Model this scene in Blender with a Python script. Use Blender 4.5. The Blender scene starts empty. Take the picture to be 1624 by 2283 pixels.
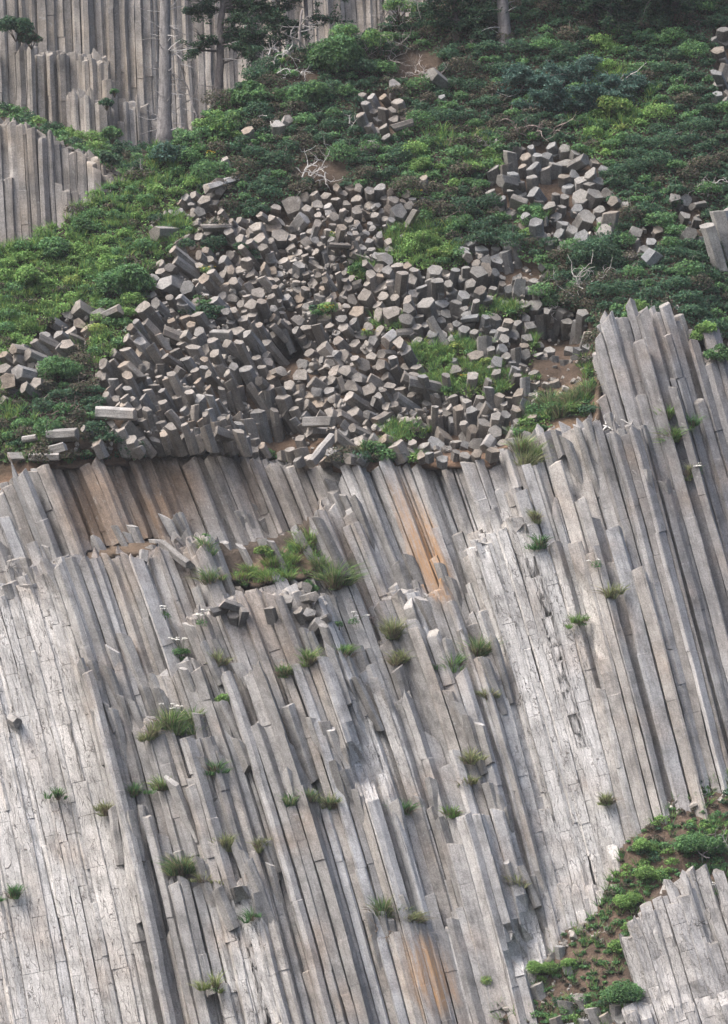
import bpy, math, random
import numpy as np
from mathutils import Vector
from mathutils.bvhtree import BVHTree

# ---------------------------------------------------------------- basics
random.seed(7)
rng = np.random.default_rng(7)
R = math.radians
SC = bpy.context.scene
COL = SC.collection
W, H = 1624.0, 2283.0            # the survey frame used for laying the cliff out
PPM = 50.0                       # survey units per metre near the cliff face
D = 160.0
ALPHA = R(11)
G = 1.0 / (PPM * (D + 4) / math.cos(ALPHA))
CAM = np.array([0.0, -D, -22.0])
F_ = np.array([0, math.cos(ALPHA), math.sin(ALPHA)])
U_ = np.array([0, -math.sin(ALPHA), math.cos(ALPHA)])
R_ = np.array([1.0, 0, 0])

def at(px, py, Y):
    """survey position and depth (metres behind the Y=0 plane) -> world points"""
    px = np.asarray(px, float); py = np.asarray(py, float); Y = np.asarray(Y, float)
    px, py, Y = np.broadcast_arrays(px, py, Y)
    ray = F_ + R_ * ((px - W / 2) * G)[..., None] + U_ * ((H / 2 - py) * G)[..., None]
    t = (Y + D) / ray[..., 1]
    return CAM + ray * t[..., None]

# ---------------------------------------------------------------- noise and fields
def hash2(ix, iy, seed):
    h = (ix * 374761393 + iy * 668265263 + seed * 1442695041) & 0xffffffff
    h = ((h ^ (h >> 13)) * 1274126177) & 0xffffffff
    h = h ^ (h >> 16)
    return (h & 0xffff) / 32767.5 - 1.0

def noise2(x, y, s, seed=0, oct=2):
    x = np.asarray(x, float) / s; y = np.asarray(y, float) / s
    tot = 0; amp = 1; nrm = 0
    for o in range(oct):
        xi = np.floor(x).astype(np.int64); yi = np.floor(y).astype(np.int64)
        fx = x - xi; fy = y - yi
        fx = fx * fx * (3 - 2 * fx); fy = fy * fy * (3 - 2 * fy)
        a = hash2(xi, yi, seed + o); b = hash2(xi + 1, yi, seed + o)
        c = hash2(xi, yi + 1, seed + o); d = hash2(xi + 1, yi + 1, seed + o)
        tot = tot + amp * ((a * (1 - fx) + b * fx) * (1 - fy) + (c * (1 - fx) + d * fx) * fy)
        nrm += amp; amp *= .5; x = x * 2.03 + 11.3; y = y * 2.03 + 5.7
    return tot / nrm

GX0, GX1, GY0, GY1, GS = -560, 2184, -420, 2700, 8
gx = np.arange(GX0, GX1 + 1, GS, dtype=float); gy = np.arange(GY0, GY1 + 1, GS, dtype=float)
GXX, GYY = np.meshgrid(gx, gy)

def samp(f, px, py):
    x = (np.clip(np.asarray(px, float), GX0, GX1 - .01) - GX0) / GS
    y = (np.clip(np.asarray(py, float), GY0, GY1 - .01) - GY0) / GS
    xi = np.minimum(x.astype(int), f.shape[1] - 2); yi = np.minimum(y.astype(int), f.shape[0] - 2)
    fx = x - xi; fy = y - yi
    return ((f[yi, xi] * (1 - fx) + f[yi, xi + 1] * fx) * (1 - fy)
            + (f[yi + 1, xi] * (1 - fx) + f[yi + 1, xi + 1] * fx) * fy)

def inpoly(poly, X, Y):
    c = np.zeros(np.shape(X), bool)
    n = len(poly)
    for i in range(n):
        x0, y0 = poly[i]; x1, y1 = poly[(i + 1) % n]
        if y0 == y1: continue
        k = (y0 > Y) != (y1 > Y)
        c ^= k & (X < (x1 - x0) * (Y - y0) / (y1 - y0) + x0)
    return c

def blur(f, r):
    r = max(1, int(round(r / GS)))
    for _ in range(2):
        for ax in (0, 1):
            g = np.concatenate([np.repeat(f.take([0], ax), r + 1, ax), f, np.repeat(f.take([-1], ax), r, ax)], ax)
            cs = np.cumsum(g, ax)
            n = f.shape[ax]
            f = (cs.take(range(2 * r + 1, 2 * r + 1 + n), ax) - cs.take(range(0, n), ax)) / (2 * r + 1)
    return f

def mask(polys, soft=0, wob=0, seed=0):
    m = np.zeros_like(GXX)
    X = GXX; Y = GYY
    if wob:
        X = GXX + wob * noise2(GXX, GYY, 60, 31 + seed); Y = GYY + wob * noise2(GXX, GYY, 60, 47 + seed)
    for p in polys: m[inpoly(p, X, Y)] = 1
    return blur(m, soft) if soft else m

def tps(pts, lam=0.02):
    P = np.array(pts, float)
    xy = P[:, :2] / 500; z = P[:, 2]; n = len(P)
    def phi(d2): return 0.5 * d2 * np.log(d2 + 1e-9)
    K = phi(((xy[:, None] - xy[None]) ** 2).sum(-1)) + lam * np.eye(n)
    Q = np.c_[np.ones(n), xy]
    A = np.block([[K, Q], [Q.T, np.zeros((3, 3))]])
    sol = np.linalg.solve(A, np.r_[z, np.zeros(3)])
    x = GXX / 500; y = GYY / 500
    out = sol[n] + sol[n + 1] * x + sol[n + 2] * y
    for i in range(n):
        out = out + sol[i] * phi((x - xy[i, 0]) ** 2 + (y - xy[i, 1]) ** 2)
    return out

def kernel_field(pts, s):
    num = 0; den = 1e-9
    for p in pts:
        w = np.exp(-((GXX - p[0]) ** 2 + (GYY - p[1]) ** 2) / (2 * s * s)) + 1e-7
        num = num + w * p[2]; den = den + w
    return num / den

def interp_line(line, x):
    L = np.array(line, float)
    return np.interp(x, L[:, 0], L[:, 1])

# ---------------------------------------------------------------- mesh helpers
def new_mesh(name, V, faces_flat, sizes, attrs=None, mat=None, smooth=False):
    me = bpy.data.meshes.new(name)
    V = np.asarray(V, np.float32)
    faces_flat = np.asarray(faces_flat, np.int32); sizes = np.asarray(sizes, np.int32)
    me.vertices.add(len(V)); me.vertices.foreach_set('co', V.ravel())
    me.loops.add(len(faces_flat)); me.loops.foreach_set('vertex_index', faces_flat)
    me.polygons.add(len(sizes))
    st = np.zeros(len(sizes), np.int32); st[1:] = np.cumsum(sizes)[:-1]
    me.polygons.foreach_set('loop_start', st)
    me.polygons.foreach_set('use_smooth', np.full(len(sizes), bool(smooth)))
    for k, a in (attrs or {}).items():
        a = np.asarray(a, np.float32)
        if k == 'Col':
            at_ = me.attributes.new('Col', 'FLOAT_COLOR', 'POINT')
            at_.data.foreach_set('color', np.c_[a, np.ones(len(a))].astype(np.float32).ravel())
        elif a.ndim == 2:
            at_ = me.attributes.new(k, 'FLOAT_VECTOR', 'POINT'); at_.data.foreach_set('vector', a.ravel())
        else:
            at_ = me.attributes.new(k, 'FLOAT', 'POINT'); at_.data.foreach_set('value', a)
    me.update(calc_edges=True)
    if mat: me.materials.append(mat)
    return me

def link(name, me, parent=None, loc=None):
    o = bpy.data.objects.new(name, me); COL.objects.link(o)
    if parent is not None: o.parent = parent
    if loc is not None: o.location = loc
    return o

def tag(o, label=None, cat=None, group=None, kind=None):
    if label: o['label'] = label
    if cat: o['category'] = cat
    if group: o['group'] = group
    if kind: o['kind'] = kind
    return o

class MB:
    """collects raw geometry for one mesh"""
    def __init__(s): s.V = []; s.F = []; s.S = []; s.C = []; s.n = 0
    def add(s, V, F, col):
        V = np.asarray(V, float)
        s.V.append(V)
        for f in F: s.F.extend([i + s.n for i in f]); s.S.append(len(f))
        c = np.asarray(col, float)
        s.C.append(np.broadcast_to(c, V.shape) if c.ndim == 1 else c)
        s.n += len(V)
    def addq(s, V, col):
        """quads: V is (n,4,3)"""
        n = len(V)
        if n == 0: return
        s.V.append(V.reshape(-1, 3))
        s.F.extend((np.arange(4 * n) + s.n).tolist()); s.S.extend([4] * n)
        s.C.append(np.repeat(col, 4, 0) if np.ndim(col) == 2 else np.broadcast_to(np.asarray(col, float), (4 * n, 3)))
        s.n += 4 * n
    def tube(s, P, r, col, k=5):
        P = np.asarray(P, float); n = len(P)
        r = np.broadcast_to(np.asarray(r, float), (n,))
        T = np.gradient(P, axis=0); T /= np.linalg.norm(T, axis=1)[:, None] + 1e-9
        ref = np.array([0.3, 0.8, 0.52]); 
        A = np.cross(T, ref); A /= np.linalg.norm(A, axis=1)[:, None] + 1e-9
        B = np.cross(T, A)
        th = np.arange(k) * 2 * math.pi / k
        V = P[:, None] + r[:, None, None] * (A[:, None] * np.cos(th)[None, :, None] + B[:, None] * np.sin(th)[None, :, None])
        F = []
        for i in range(n - 1):
            for j in range(k):
                F.append((i * k + j, i * k + (j + 1) % k, (i + 1) * k + (j + 1) % k, (i + 1) * k + j))
        F.append(tuple(range(k - 1, -1, -1))); F.append(tuple((n - 1) * k + j for j in range(k)))
        s.add(V.reshape(-1, 3), F, col)
    def build(s, name, mat, parent=None, loc=None, smooth=False):
        V = np.concatenate(s.V); 
        off = np.zeros(3) if loc is None else np.asarray(loc, float)
        if parent is not None and loc is None:
            off = np.array(parent.location)
        me = new_mesh(name, V - off, s.F, s.S, {'Col': np.concatenate(s.C)}, mat, smooth)
        o = bpy.data.objects.new(name, me); COL.objects.link(o)
        if parent is not None: o.parent = parent
        elif loc is not None: o.location = loc
        return o

# ---------------------------------------------------------------- materials
def nodes_of(name):
    m = bpy.data.materials.new(name); m.use_nodes = True
    nt = m.node_tree; nt.nodes.clear()
    out = nt.nodes.new('ShaderNodeOutputMaterial')
    return m, nt, out

def N(nt, typ, **kw):
    n = nt.nodes.new(typ)
    for k, v in kw.items():
        if k in n.inputs: n.inputs[k].default_value = v
        else: setattr(n, k, v)
    return n

def ramp(nt, fac, stops):
    r = nt.nodes.new('ShaderNodeValToRGB')
    el = r.color_ramp.elements
    while len(el) < len(stops): el.new(0.5)
    for e, (p, v) in zip(el, stops):
        e.position = p; e.color = (v, v, v, 1) if np.isscalar(v) else (*v, 1)
    nt.links.new(fac, r.inputs[0]); return r.outputs[0]

def mixc(nt, mode, fac, a, b):
    m = nt.nodes.new('ShaderNodeMix'); m.data_type = 'RGBA'; m.blend_type = mode; m.clamp_factor = True
    L = nt.links.new
    for s, v in ((0, fac), (6, a), (7, b)):
        if hasattr(v, 'is_output'): L(v, m.inputs[s])
        else: m.inputs[s].default_value = v if s == 0 else (*v, 1)
    return m.outputs[2]

def noise(nt, vec, scale, detail=4, rough=.55, dist=0):
    n = N(nt, 'ShaderNodeTexNoise'); n.inputs['Scale'].default_value = scale
    n.inputs['Detail'].default_value = detail; n.inputs['Roughness'].default_value = rough; n.inputs['Distortion'].default_value = dist
    nt.links.new(vec, n.inputs['Vector']); return n.outputs[0]

def mapping(nt, vec, scale):
    m = N(nt, 'ShaderNodeMapping'); m.inputs['Scale'].default_value = scale
    nt.links.new(vec, m.inputs[0]); return m.outputs[0]

def rock_material(name='weathered_basalt'):
    m, nt, out = nodes_of(name); L = nt.links.new
    col = N(nt, 'ShaderNodeAttribute', attribute_name='Col').outputs['Color']
    rc = N(nt, 'ShaderNodeAttribute', attribute_name='rc').outputs['Vector']
    crk = N(nt, 'ShaderNodeAttribute', attribute_name='crk').outputs['Fac']
    b = N(nt, 'ShaderNodeBsdfPrincipled'); b.inputs['Roughness'].default_value = .92
    b.inputs['Specular IOR Level'].default_value = .25
    big = noise(nt, rc, 1.3, 4, .6)
    fine = noise(nt, rc, 15, 5, .75)
    grit = noise(nt, rc, 42, 3, .8)
    streak = noise(nt, mapping(nt, rc, (7, 7, .55)), 1.0, 5, .65, .4)
    c = mixc(nt, 'MULTIPLY', 1, col, ramp(nt, big, [(.28, .6), (.5, 1), (.75, 1.28)]))
    c = mixc(nt, 'MULTIPLY', 1, c, ramp(nt, streak, [(.3, .78), (.48, 1), (.72, 1.12)]))
    c = mixc(nt, 'MULTIPLY', 1, c, ramp(nt, fine, [(.3, .64), (.5, 1), (.7, 1.32)]))
    c = mixc(nt, 'MULTIPLY', 1, c, ramp(nt, grit, [(.3, .68), (.5, 1), (.7, 1.3)]))
    rust = N(nt, 'ShaderNodeAttribute', attribute_name='rust').outputs['Fac']
    rn = noise(nt, mapping(nt, rc, (6, 6, .5)), 1.0, 6, .7, .6)
    rm_ = N(nt, 'ShaderNodeMath', operation='MULTIPLY'); L(rust, rm_.inputs[0]); L(ramp(nt, rn, [(.34, .12), (.5, .6), (.62, 1.0)]), rm_.inputs[1])
    c = mixc(nt, 'MIX', rm_.outputs[0], c, (.40, .235, .115))
    # pale crustose lichen and dark growths
    li = noise(nt, rc, 4.2, 6, .72, .6)
    c = mixc(nt, 'MIX', ramp(nt, li, [(.58, 0), (.68, .5)]), c, (.40, .40, .39))
    dk = noise(nt, mapping(nt, rc, (1.6, 1.6, .7)), 2.1, 6, .7, .8)
    c = mixc(nt, 'MIX', ramp(nt, dk, [(.60, 0), (.72, .6)]), c, (.10, .10, .105))
    # fine cracks
    wv = N(nt, 'ShaderNodeVectorMath', operation='ADD')
    nv = N(nt, 'ShaderNodeTexNoise'); nv.inputs['Scale'].default_value = 3.0; nv.inputs['Detail'].default_value = 3
    L(rc, nv.inputs['Vector'])
    sc = N(nt, 'ShaderNodeVectorMath', operation='SCALE'); sc.inputs['Scale'].default_value = .35
    L(nv.outputs['Color'], sc.inputs[0]); L(rc, wv.inputs[0]); L(sc.outputs[0], wv.inputs[1])
    vo = N(nt, 'ShaderNodeTexVoronoi', feature='DISTANCE_TO_EDGE'); vo.inputs['Scale'].default_value = 1.0
    L(mapping(nt, wv.outputs[0], (4.2, 4.2, .38)), vo.inputs['Vector'])
    ck = ramp(nt, vo.outputs['Distance'], [(.0, .9), (.014, .4), (.028, 0)])
    cm = N(nt, 'ShaderNodeMath', operation='MULTIPLY'); L(ck, cm.inputs[0]); L(crk, cm.inputs[1])
    c = mixc(nt, 'MIX', cm.outputs[0], c, (.13, .12, .11))
    L(c, b.inputs['Base Color'])
    add = N(nt, 'ShaderNodeMath', operation='MULTIPLY_ADD'); add.inputs[1].default_value = .45
    L(fine, add.inputs[0]); L(streak, add.inputs[2])
    sub = N(nt, 'ShaderNodeMath', operation='SUBTRACT'); L(add.outputs[0], sub.inputs[0]); L(cm.outputs[0], sub.inputs[1])
    bp = N(nt, 'ShaderNodeBump'); bp.inputs['Strength'].default_value = .7; bp.inputs['Distance'].default_value = .05
    L(sub.outputs[0], bp.inputs['Height']); L(bp.outputs[0], b.inputs['Normal'])
    L(b.outputs[0], out.inputs[0]); return m

def ground_material():
    m, nt, out = nodes_of('hillside_soil'); L = nt.links.new
    col = N(nt, 'ShaderNodeAttribute', attribute_name='Col').outputs['Color']
    pos = N(nt, 'ShaderNodeNewGeometry').outputs['Position']
    b = N(nt, 'ShaderNodeBsdfPrincipled'); b.inputs['Roughness'].default_value = 1
    b.inputs['Specular IOR Level'].default_value = .1
    a = noise(nt, pos, 1.2, 6, .65); f = noise(nt, pos, 9, 6, .75)
    c = mixc(nt, 'MULTIPLY', 1, col, ramp(nt, a, [(.3, .6), (.5, 1), (.7, 1.35)]))
    c = mixc(nt, 'MULTIPLY', 1, c, ramp(nt, f, [(.3, .64), (.5, 1), (.7, 1.32)]))
    L(c, b.inputs['Base Color'])
    bp = N(nt, 'ShaderNodeBump'); bp.inputs['Strength'].default_value = 1; bp.inputs['Distance'].default_value = .15
    L(f, bp.inputs['Height']); L(bp.outputs[0], b.inputs['Normal'])
    L(b.outputs[0], out.inputs[0]); return m

def leaf_material(name='leaf', transl=.3):
    m, nt, out = nodes_of(name); L = nt.links.new
    col = N(nt, 'ShaderNodeAttribute', attribute_name='Col').outputs['Color']
    pos = N(nt, 'ShaderNodeNewGeometry').outputs['Position']
    f = noise(nt, pos, 5, 3, .6)
    c = mixc(nt, 'MULTIPLY', 1, col, ramp(nt, f, [(.3, .65), (.5, 1), (.7, 1.35)]))
    d = N(nt, 'ShaderNodeBsdfPrincipled'); d.inputs['Roughness'].default_value = .65; d.inputs['Specular IOR Level'].default_value = .25
    t = N(nt, 'ShaderNodeBsdfTranslucent'); L(c, d.inputs['Base Color']); L(c, t.inputs['Color'])
    x = N(nt, 'ShaderNodeMixShader'); x.inputs[0].default_value = transl
    L(d.outputs[0], x.inputs[1]); L(t.outputs[0], x.inputs[2]); L(x.outputs[0], out.inputs[0]); return m

def bark_material():
    m, nt, out = nodes_of('weathered_wood'); L = nt.links.new
    col = N(nt, 'ShaderNodeAttribute', attribute_name='Col').outputs['Color']
    pos = N(nt, 'ShaderNodeNewGeometry').outputs['Position']
    f = noise(nt, pos, 11, 5, .7); g = noise(nt, mapping(nt, pos, (5, 5, .8)), 1.6, 4, .6)
    c = mixc(nt, 'MULTIPLY', 1, col, ramp(nt, f, [(.3, .64), (.5, 1), (.7, 1.32)]))
    c = mixc(nt, 'MULTIPLY', 1, c, ramp(nt, g, [(.3, .6), (.5, 1), (.7, 1.3)]))
    b = N(nt, 'ShaderNodeBsdfPrincipled'); b.inputs['Roughness'].default_value = .95; b.inputs['Specular IOR Level'].default_value = .15
    L(c, b.inputs['Base Color'])
    bp = N(nt, 'ShaderNodeBump'); bp.inputs['Strength'].default_value = .8; bp.inputs['Distance'].default_value = .03
    L(f, bp.inputs['Height']); L(bp.outputs[0], b.inputs['Normal'])
    L(b.outputs[0], out.inputs[0]); return m

M_ROCK = rock_material(); M_SOIL = ground_material()
M_LEAF = leaf_material('foliage', .3); M_GRASS = leaf_material('grass_blade', .35); M_PETAL = leaf_material('petal', .25)
M_WOOD = bark_material()

# ---------------------------------------------------------------- camera and light
cd = bpy.data.cameras.new('camera'); cam = bpy.data.objects.new('camera', cd); COL.objects.link(cam)
cam.location = CAM; cam.rotation_euler = (R(90) + ALPHA, 0, 0)
cd.sensor_fit = 'HORIZONTAL'; cd.sensor_width = 36; cd.lens = 18 / (G * W / 2)
cd.clip_start = 1; cd.clip_end = 3000
SC.camera = cam
w = bpy.data.worlds.new('World'); SC.world = w; w.use_nodes = True
wn = w.node_tree; bg = wn.nodes['Background']
sky = wn.nodes.new('ShaderNodeTexSky'); sky.sky_type = 'NISHITA'; sky.sun_disc = False
SUN_EL, SUN_AZ = 54, 242          # azimuth clockwise from +Y
sky.sun_elevation = R(SUN_EL); sky.sun_rotation = R(SUN_AZ); sky.dust_density = 6; sky.air_density = 1.0; sky.ozone_density = 1.0
wn.links.new(sky.outputs[0], bg.inputs[0]); bg.inputs[1].default_value = .15
sd = bpy.data.lights.new('sun', 'SUN'); sun = bpy.data.objects.new('sun', sd); COL.objects.link(sun)
sd.energy = 1.65; sd.angle = R(17); sd.color = (1, .97, .93)
e, a = R(SUN_EL), R(SUN_AZ)
sdir = Vector((math.sin(a) * math.cos(e), math.cos(a) * math.cos(e), math.sin(e)))
sun.rotation_euler = sdir.to_track_quat('Z', 'Y').to_euler()
sun.location = (0, -40, 60)
SC.view_settings.view_transform = 'Standard'; SC.view_settings.look = 'None'; SC.view_settings.exposure = EXPOSURE if 'EXPOSURE' in globals() else 1.0
# ---------------------------------------------------------------- the lie of the cliff
TOP = [(-600, 1150), (-60, 1110), (0, 1090), (80, 1034), (450, 1012), (560, 1022), (700, 1040), (830, 1035), (1100, 1028), (1122, 990),
       (1190, 962), (1318, 948), (1332, 800), (1345, 735), (1400, 728), (1450, 705), (1510, 690), (1545, 735), (1624, 760), (1800, 800), (2200, 850)]
GULLY = [(2200, 1600), (1700, 1670), (1624, 1690), (1570, 1715), (1485, 1790), (1390, 1890), (1385, 1960), (1290, 2050), (1235, 2130), (1180, 2180),
         (1065, 2200), (1050, 2240), (1020, 2300), (900, 2760), (2200, 2760)]
BROWN = [(95, 1030), (450, 1010), (450, 1180), (340, 1235), (195, 1235)]
ORANGE = [(855, 1040), (905, 1035), (1000, 1250), (1020, 1330), (965, 1335), (930, 1290), (880, 1130)]
ORANGE2 = [(900, 2105), (955, 2095), (1005, 2195), (1000, 2255), (925, 2235)]
WHITE = [[(-300, 1320), (0, 1335), (130, 1285), (160, 1400), (225, 1700), (300, 2000), (340, 2330), (-300, 2330)],
         [(1050, 1220), (1150, 1130), (1215, 1230), (1330, 1320), (1345, 1560), (1395, 1880), (1330, 2010), (1215, 1920), (1130, 1600)],
         [(790, 1490), (850, 1500), (930, 1760), (800, 1770)], [(470, 1990), (600, 1985), (630, 2330), (480, 2330)], [(1190, 1960), (1350, 1990), (1240, 2120), (1130, 2190)]]
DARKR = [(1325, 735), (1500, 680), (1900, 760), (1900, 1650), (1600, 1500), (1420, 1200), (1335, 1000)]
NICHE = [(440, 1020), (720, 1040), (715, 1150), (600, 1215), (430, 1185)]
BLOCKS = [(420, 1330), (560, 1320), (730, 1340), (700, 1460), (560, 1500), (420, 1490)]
m_white = mask(WHITE, 24, 14); m_brown = mask([BROWN], 12, 8); m_or = 1.3 * mask([ORANGE], 0, 4) + 1.3 * mask([ORANGE2], 8, 14)
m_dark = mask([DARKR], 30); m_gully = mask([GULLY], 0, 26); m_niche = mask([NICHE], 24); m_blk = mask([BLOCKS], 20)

LEAN0, LEAN = 0.13, 0.20
slope_f = kernel_field([(100, 1130, .42), (300, 1100, .42), (560, 1100, .41), (900, 1150, .43), (1100, 1100, .34), (1250, 1100, .27), (1400, 1000, .25),
    (1560, 1000, .29), (1620, 800, .3), (60, 1500, .25), (300, 1400, .31), (600, 1400, .40), (950, 1500, .38), (1200, 1500, .26), (1450, 1500, .24), (1600, 1400, .27),
    (60, 1900, .20), (300, 1900, .24), (550, 1800, .31), (850, 1850, .31), (1150, 1800, .27), (1350, 1900, .24), (60, 2250, .17), (300, 2200, .20),
    (600, 2200, .24), (850, 2200, .28), (1100, 2150, .25), (1500, 2100, .25)], 170)

rp = tps([(-400, 1100, 4.6), (0, 1150, 4.0), (90, 1060, 4.2), (250, 1060, 4.4), (560, 1050, 5.2), (700, 1080, 5.4), (830, 1060, 4.4), (1000, 1050, 4.3), (1110, 1020, 4.2),
    (1250, 970, 4.3), (1340, 780, 3.7), (1420, 740, 3.8), (1520, 720, 4.4), (1624, 780, 5.0), (1800, 850, 5.6),
    (-400, 1700, 2.6), (20, 1400, 2.34), (120, 1350, 2.4), (300, 1500, 2.8), (560, 1240, 3.7), (590, 1420, 2.9), (700, 1550, 2.6), (900, 1350, 3.1), (1110, 1300, 2.65), (1200, 1500, 2.4), (1330, 1350, 2.6),
    (1450, 1300, 2.9), (1600, 1300, 3.8), (1800, 1500, 4.0), (100, 1900, 1.64), (300, 1900, 1.6), (560, 1850, 1.7), (850, 1850, 1.7), (1100, 1800, 1.7), (1300, 1850, 1.9), (1480, 1700, 2.3), (1600, 1650, 3.0),
    (-400, 2300, .8), (100, 2300, 1.1), (230, 2100, 1.35), (300, 2300, .6), (560, 2200, .6), (850, 2200, .5), (1050, 2150, .7), (1250, 2050, 1.63), (1400, 2000, 1.2), (600, 2650, -.6), (0, 2650, -.4), (1300, 2650, -.4)], .05)

def saw(line, h, L, up=None):
    """a ledge: the face above the line stands back by h, the face below stands out"""
    L0 = np.array(line, float)
    yl = np.interp(GXX, L0[:, 0], L0[:, 1]) + 9 * noise2(GXX, GYY * 0, 34, int(abs(h * 91)) + int(L0[0, 0]), 1)
    d = yl - GYY
    xin = np.clip((GXX - L0[0, 0] + 14) / 22, 0, 1) * np.clip((L0[-1, 0] - GXX + 14) / 22, 0, 1)
    return xin * h * .5 * np.sign(d) * np.exp(-np.abs(d) / L)

LEDGES = [([(-100, 1290), (0, 1302), (90, 1262)], .7, 150), ([(100, 1250), (190, 1245), (350, 1225), (440, 1198)], 1.5, 170),
    ([(430, 1195), (520, 1215), (640, 1195), (720, 1130)], 3.1, 130), ([(380, 1400), (430, 1380), (500, 1335), (640, 1305), (730, 1335), (780, 1370)], 1.5, 100),
    ([(330, 1520), (420, 1482), (560, 1500), (700, 1470), (780, 1450), (840, 1480)], 1.0, 120), ([(330, 1600), (400, 1640), (520, 1622)], .9, 100),
    ([(850, 1335), (900, 1312), (1010, 1332), (1045, 1480)], 1.0, 150), ([(990, 1500), (1050, 1470), (1100, 1462)], .8, 110),
    ([(620, 1792), (740, 1787), (800, 1780)], .8, 120), ([(370, 1765), (500, 1702), (560, 1690)], .6, 110), ([(375, 1960), (520, 1960), (600, 1890)], .8, 120),
    ([(880, 1812), (960, 1802), (1060, 1818), (1140, 1800)], .8, 130), ([(815, 2052), (900, 2060), (985, 2092)], 1.0, 130), ([(1120, 1992), (1190, 1978)], .6, 80),
    ([(560, 1620), (660, 1600), (760, 1640)], .5, 90), ([(200, 1610), (330, 1600)], .5, 90), ([(900, 1400), (960, 1390)], .5, 120), ([(150, 1490), (320, 1480)], .5, 120),
    ([(1330, 970), (1440, 960)], .7, 150), ([(1440, 1085), (1500, 1080)], .6, 130), ([(690, 1120), (760, 1110), (800, 1150)], .8, 120), ([(780, 1560), (900, 1540)], .5, 100),
    ([(230, 1830), (330, 1800)], .6, 130), ([(470, 2000), (610, 1985)], .5, 100), ([(1180, 980), (1330, 1010)], .5, 70), ([(1010, 1640), (1090, 1600)], .5, 120)]
b_m = (H - GYY) / PPM
rp = rp - (LEAN - LEAN0) * b_m
for ln, h, L in LEDGES: rp = rp + saw(ln, h * 1.6, L * 3)
calm = 1 - .85 * np.clip(m_white, 0, 1) - .5 * np.clip(m_dark - m_white, 0, 1)
rp_flat = rp.copy()
rp = rp + calm * (.30 * noise2(GXX - .3 * GYY, GYY * .3, 110, 5, 2) + .16 * noise2(GXX - .3 * GYY, GYY * .2, 40, 6, 1))
top_f = interp_line(TOP, GXX)
# the uppermost tier runs unbroken up to the rim
tier = top_f + interp_line([(-600, 60), (60, 60), (95, 185), (440, 165), (455, 120), (720, 60), (800, 130), (1040, 130), (1120, 70), (1330, 70), (1350, 160), (2200, 160)], GXX)
kx = GXX + samp(slope_f, GXX, top_f + 60) * np.clip(tier - GYY, 0, 400)
rp = np.where(GYY < tier, samp(rp, kx, tier) + .26 * noise2(kx, kx * 0, 33, 93, 2) + .15, rp)
rp_flat = np.where(GYY < tier, samp(rp_flat, kx, tier), rp_flat)

def settle(f):
    """columns that stand out stay out all the way down: no floating pieces"""
    g = f.copy(); xx = gx
    for k in range(1, len(gy)):
        up_ = np.interp(xx - GS * slope_f[k], xx, g[k - 1])
        g[k] = np.minimum(g[k], up_)
    return g
rp = np.where(GYY < top_f - 30, 99, rp)
rp = settle(rp)
rp = np.where(rp > 50, blur(np.where(rp > 50, 5.0, rp), 20), rp)
for zone in WHITE:
    mz = mask([zone], 0, 14)
    lv = np.percentile(rp[(mz > .5) & (GXX > 0) & (GXX < W) & (GYY < H)], 42)
    wz = np.clip(blur(mz, 14) * 1.6 - .2, 0, 1)
    rp = rp * (1 - wz) + (lv + .05 * noise2(GXX - .25 * GYY, GYY * .12, 60, 97, 2)) * wz
    rp_flat = rp_flat * (1 - wz) + lv * wz
# slope above the cliff and the gully
CREST = [(-600, 640), (-100, 585), (0, 560), (110, 520), (200, 460), (290, 390), (335, 338), (420, 300), (470, 240), (560, 170), (650, 120), (720, 100), (860, 60), (1000, -10), (1100, -120), (2300, -300)]
tf = tps([(-400, 1100, 9), (0, 1085, 8.4), (90, 1030, 7.8), (300, 1005, 8.0), (560, 1010, 8.6), (760, 1020, 8.2), (1000, 1015, 8.0), (1120, 985, 8.2), (1250, 945, 8.9), (1320, 820, 10.2),
    (1390, 720, 10.2), (1500, 680, 10.6), (1624, 745, 11), (1850, 780, 12.5), (0, 850, 12), (150, 790, 13), (260, 830, 11.2), (300, 720, 13.4), (450, 800, 12.2), (640, 780, 13.6), (800, 800, 12.3),
    (1000, 800, 12.3), (1150, 800, 11.6), (560, 920, 10.6), (820, 920, 10.2), (1060, 920, 9.9), (1250, 760, 12.6), (100, 640, 16), (300, 560, 17), (450, 600, 15.8), (650, 600, 16), (850, 600, 15.8), (1050, 600, 15.4), (1200, 650, 14.4),
    (1400, 600, 14.2), (1600, 650, 13.6), (0, 565, 17.5), (150, 500, 18.6), (340, 400, 20), (500, 400, 19.5), (700, 420, 19), (900, 420, 18.6), (1100, 450, 18.3), (1300, 430, 17.8), (1500, 430, 17.8), (1640, 450, 18),
    (450, 270, 22.5), (650, 180, 24.3), (850, 220, 23.5), (1100, 230, 23), (1350, 230, 22.4), (1600, 230, 22), (720, 120, 25.6), (900, 60, 27), (1150, 50, 26.6), (1400, 40, 26.6), (1640, 40, 26.6),
    (1100, -200, 31), (1800, -200, 31), (800, -150, 30), (2100, 400, 20)], .02)
tf = tf + .35 * noise2(GXX, GYY, 130, 3, 3) + .16 * noise2(GXX, GYY, 34, 4, 2)
for cx, cy, r, h in [(640, 776, 42, 2.6), (615, 958, 60, 2.6), (548, 880, 34, 1.2), (1245, 735, 62, 2.4), (830, 905, 36, 1.5), (960, 965, 36, 1.3), (700, 985, 40, .8), (900, 900, 50, .9), (1000, 700, 40, .7), (560, 800, 40, .6), (1010, 970, 50, .9), (840, 720, 40, .6),
                     (690, 430, 34, .9), (1130, 460, 34, .7), (370, 880, 50, .6)]:
    tf = tf + h * np.exp(-(((GXX - cx) / r) ** 2 + ((GYY - cy) / (r * .8)) ** 2))
edge = tf * 0 + 1
near_rim = np.clip((GYY - top_f + 46) / 40, 0, 1)
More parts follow.
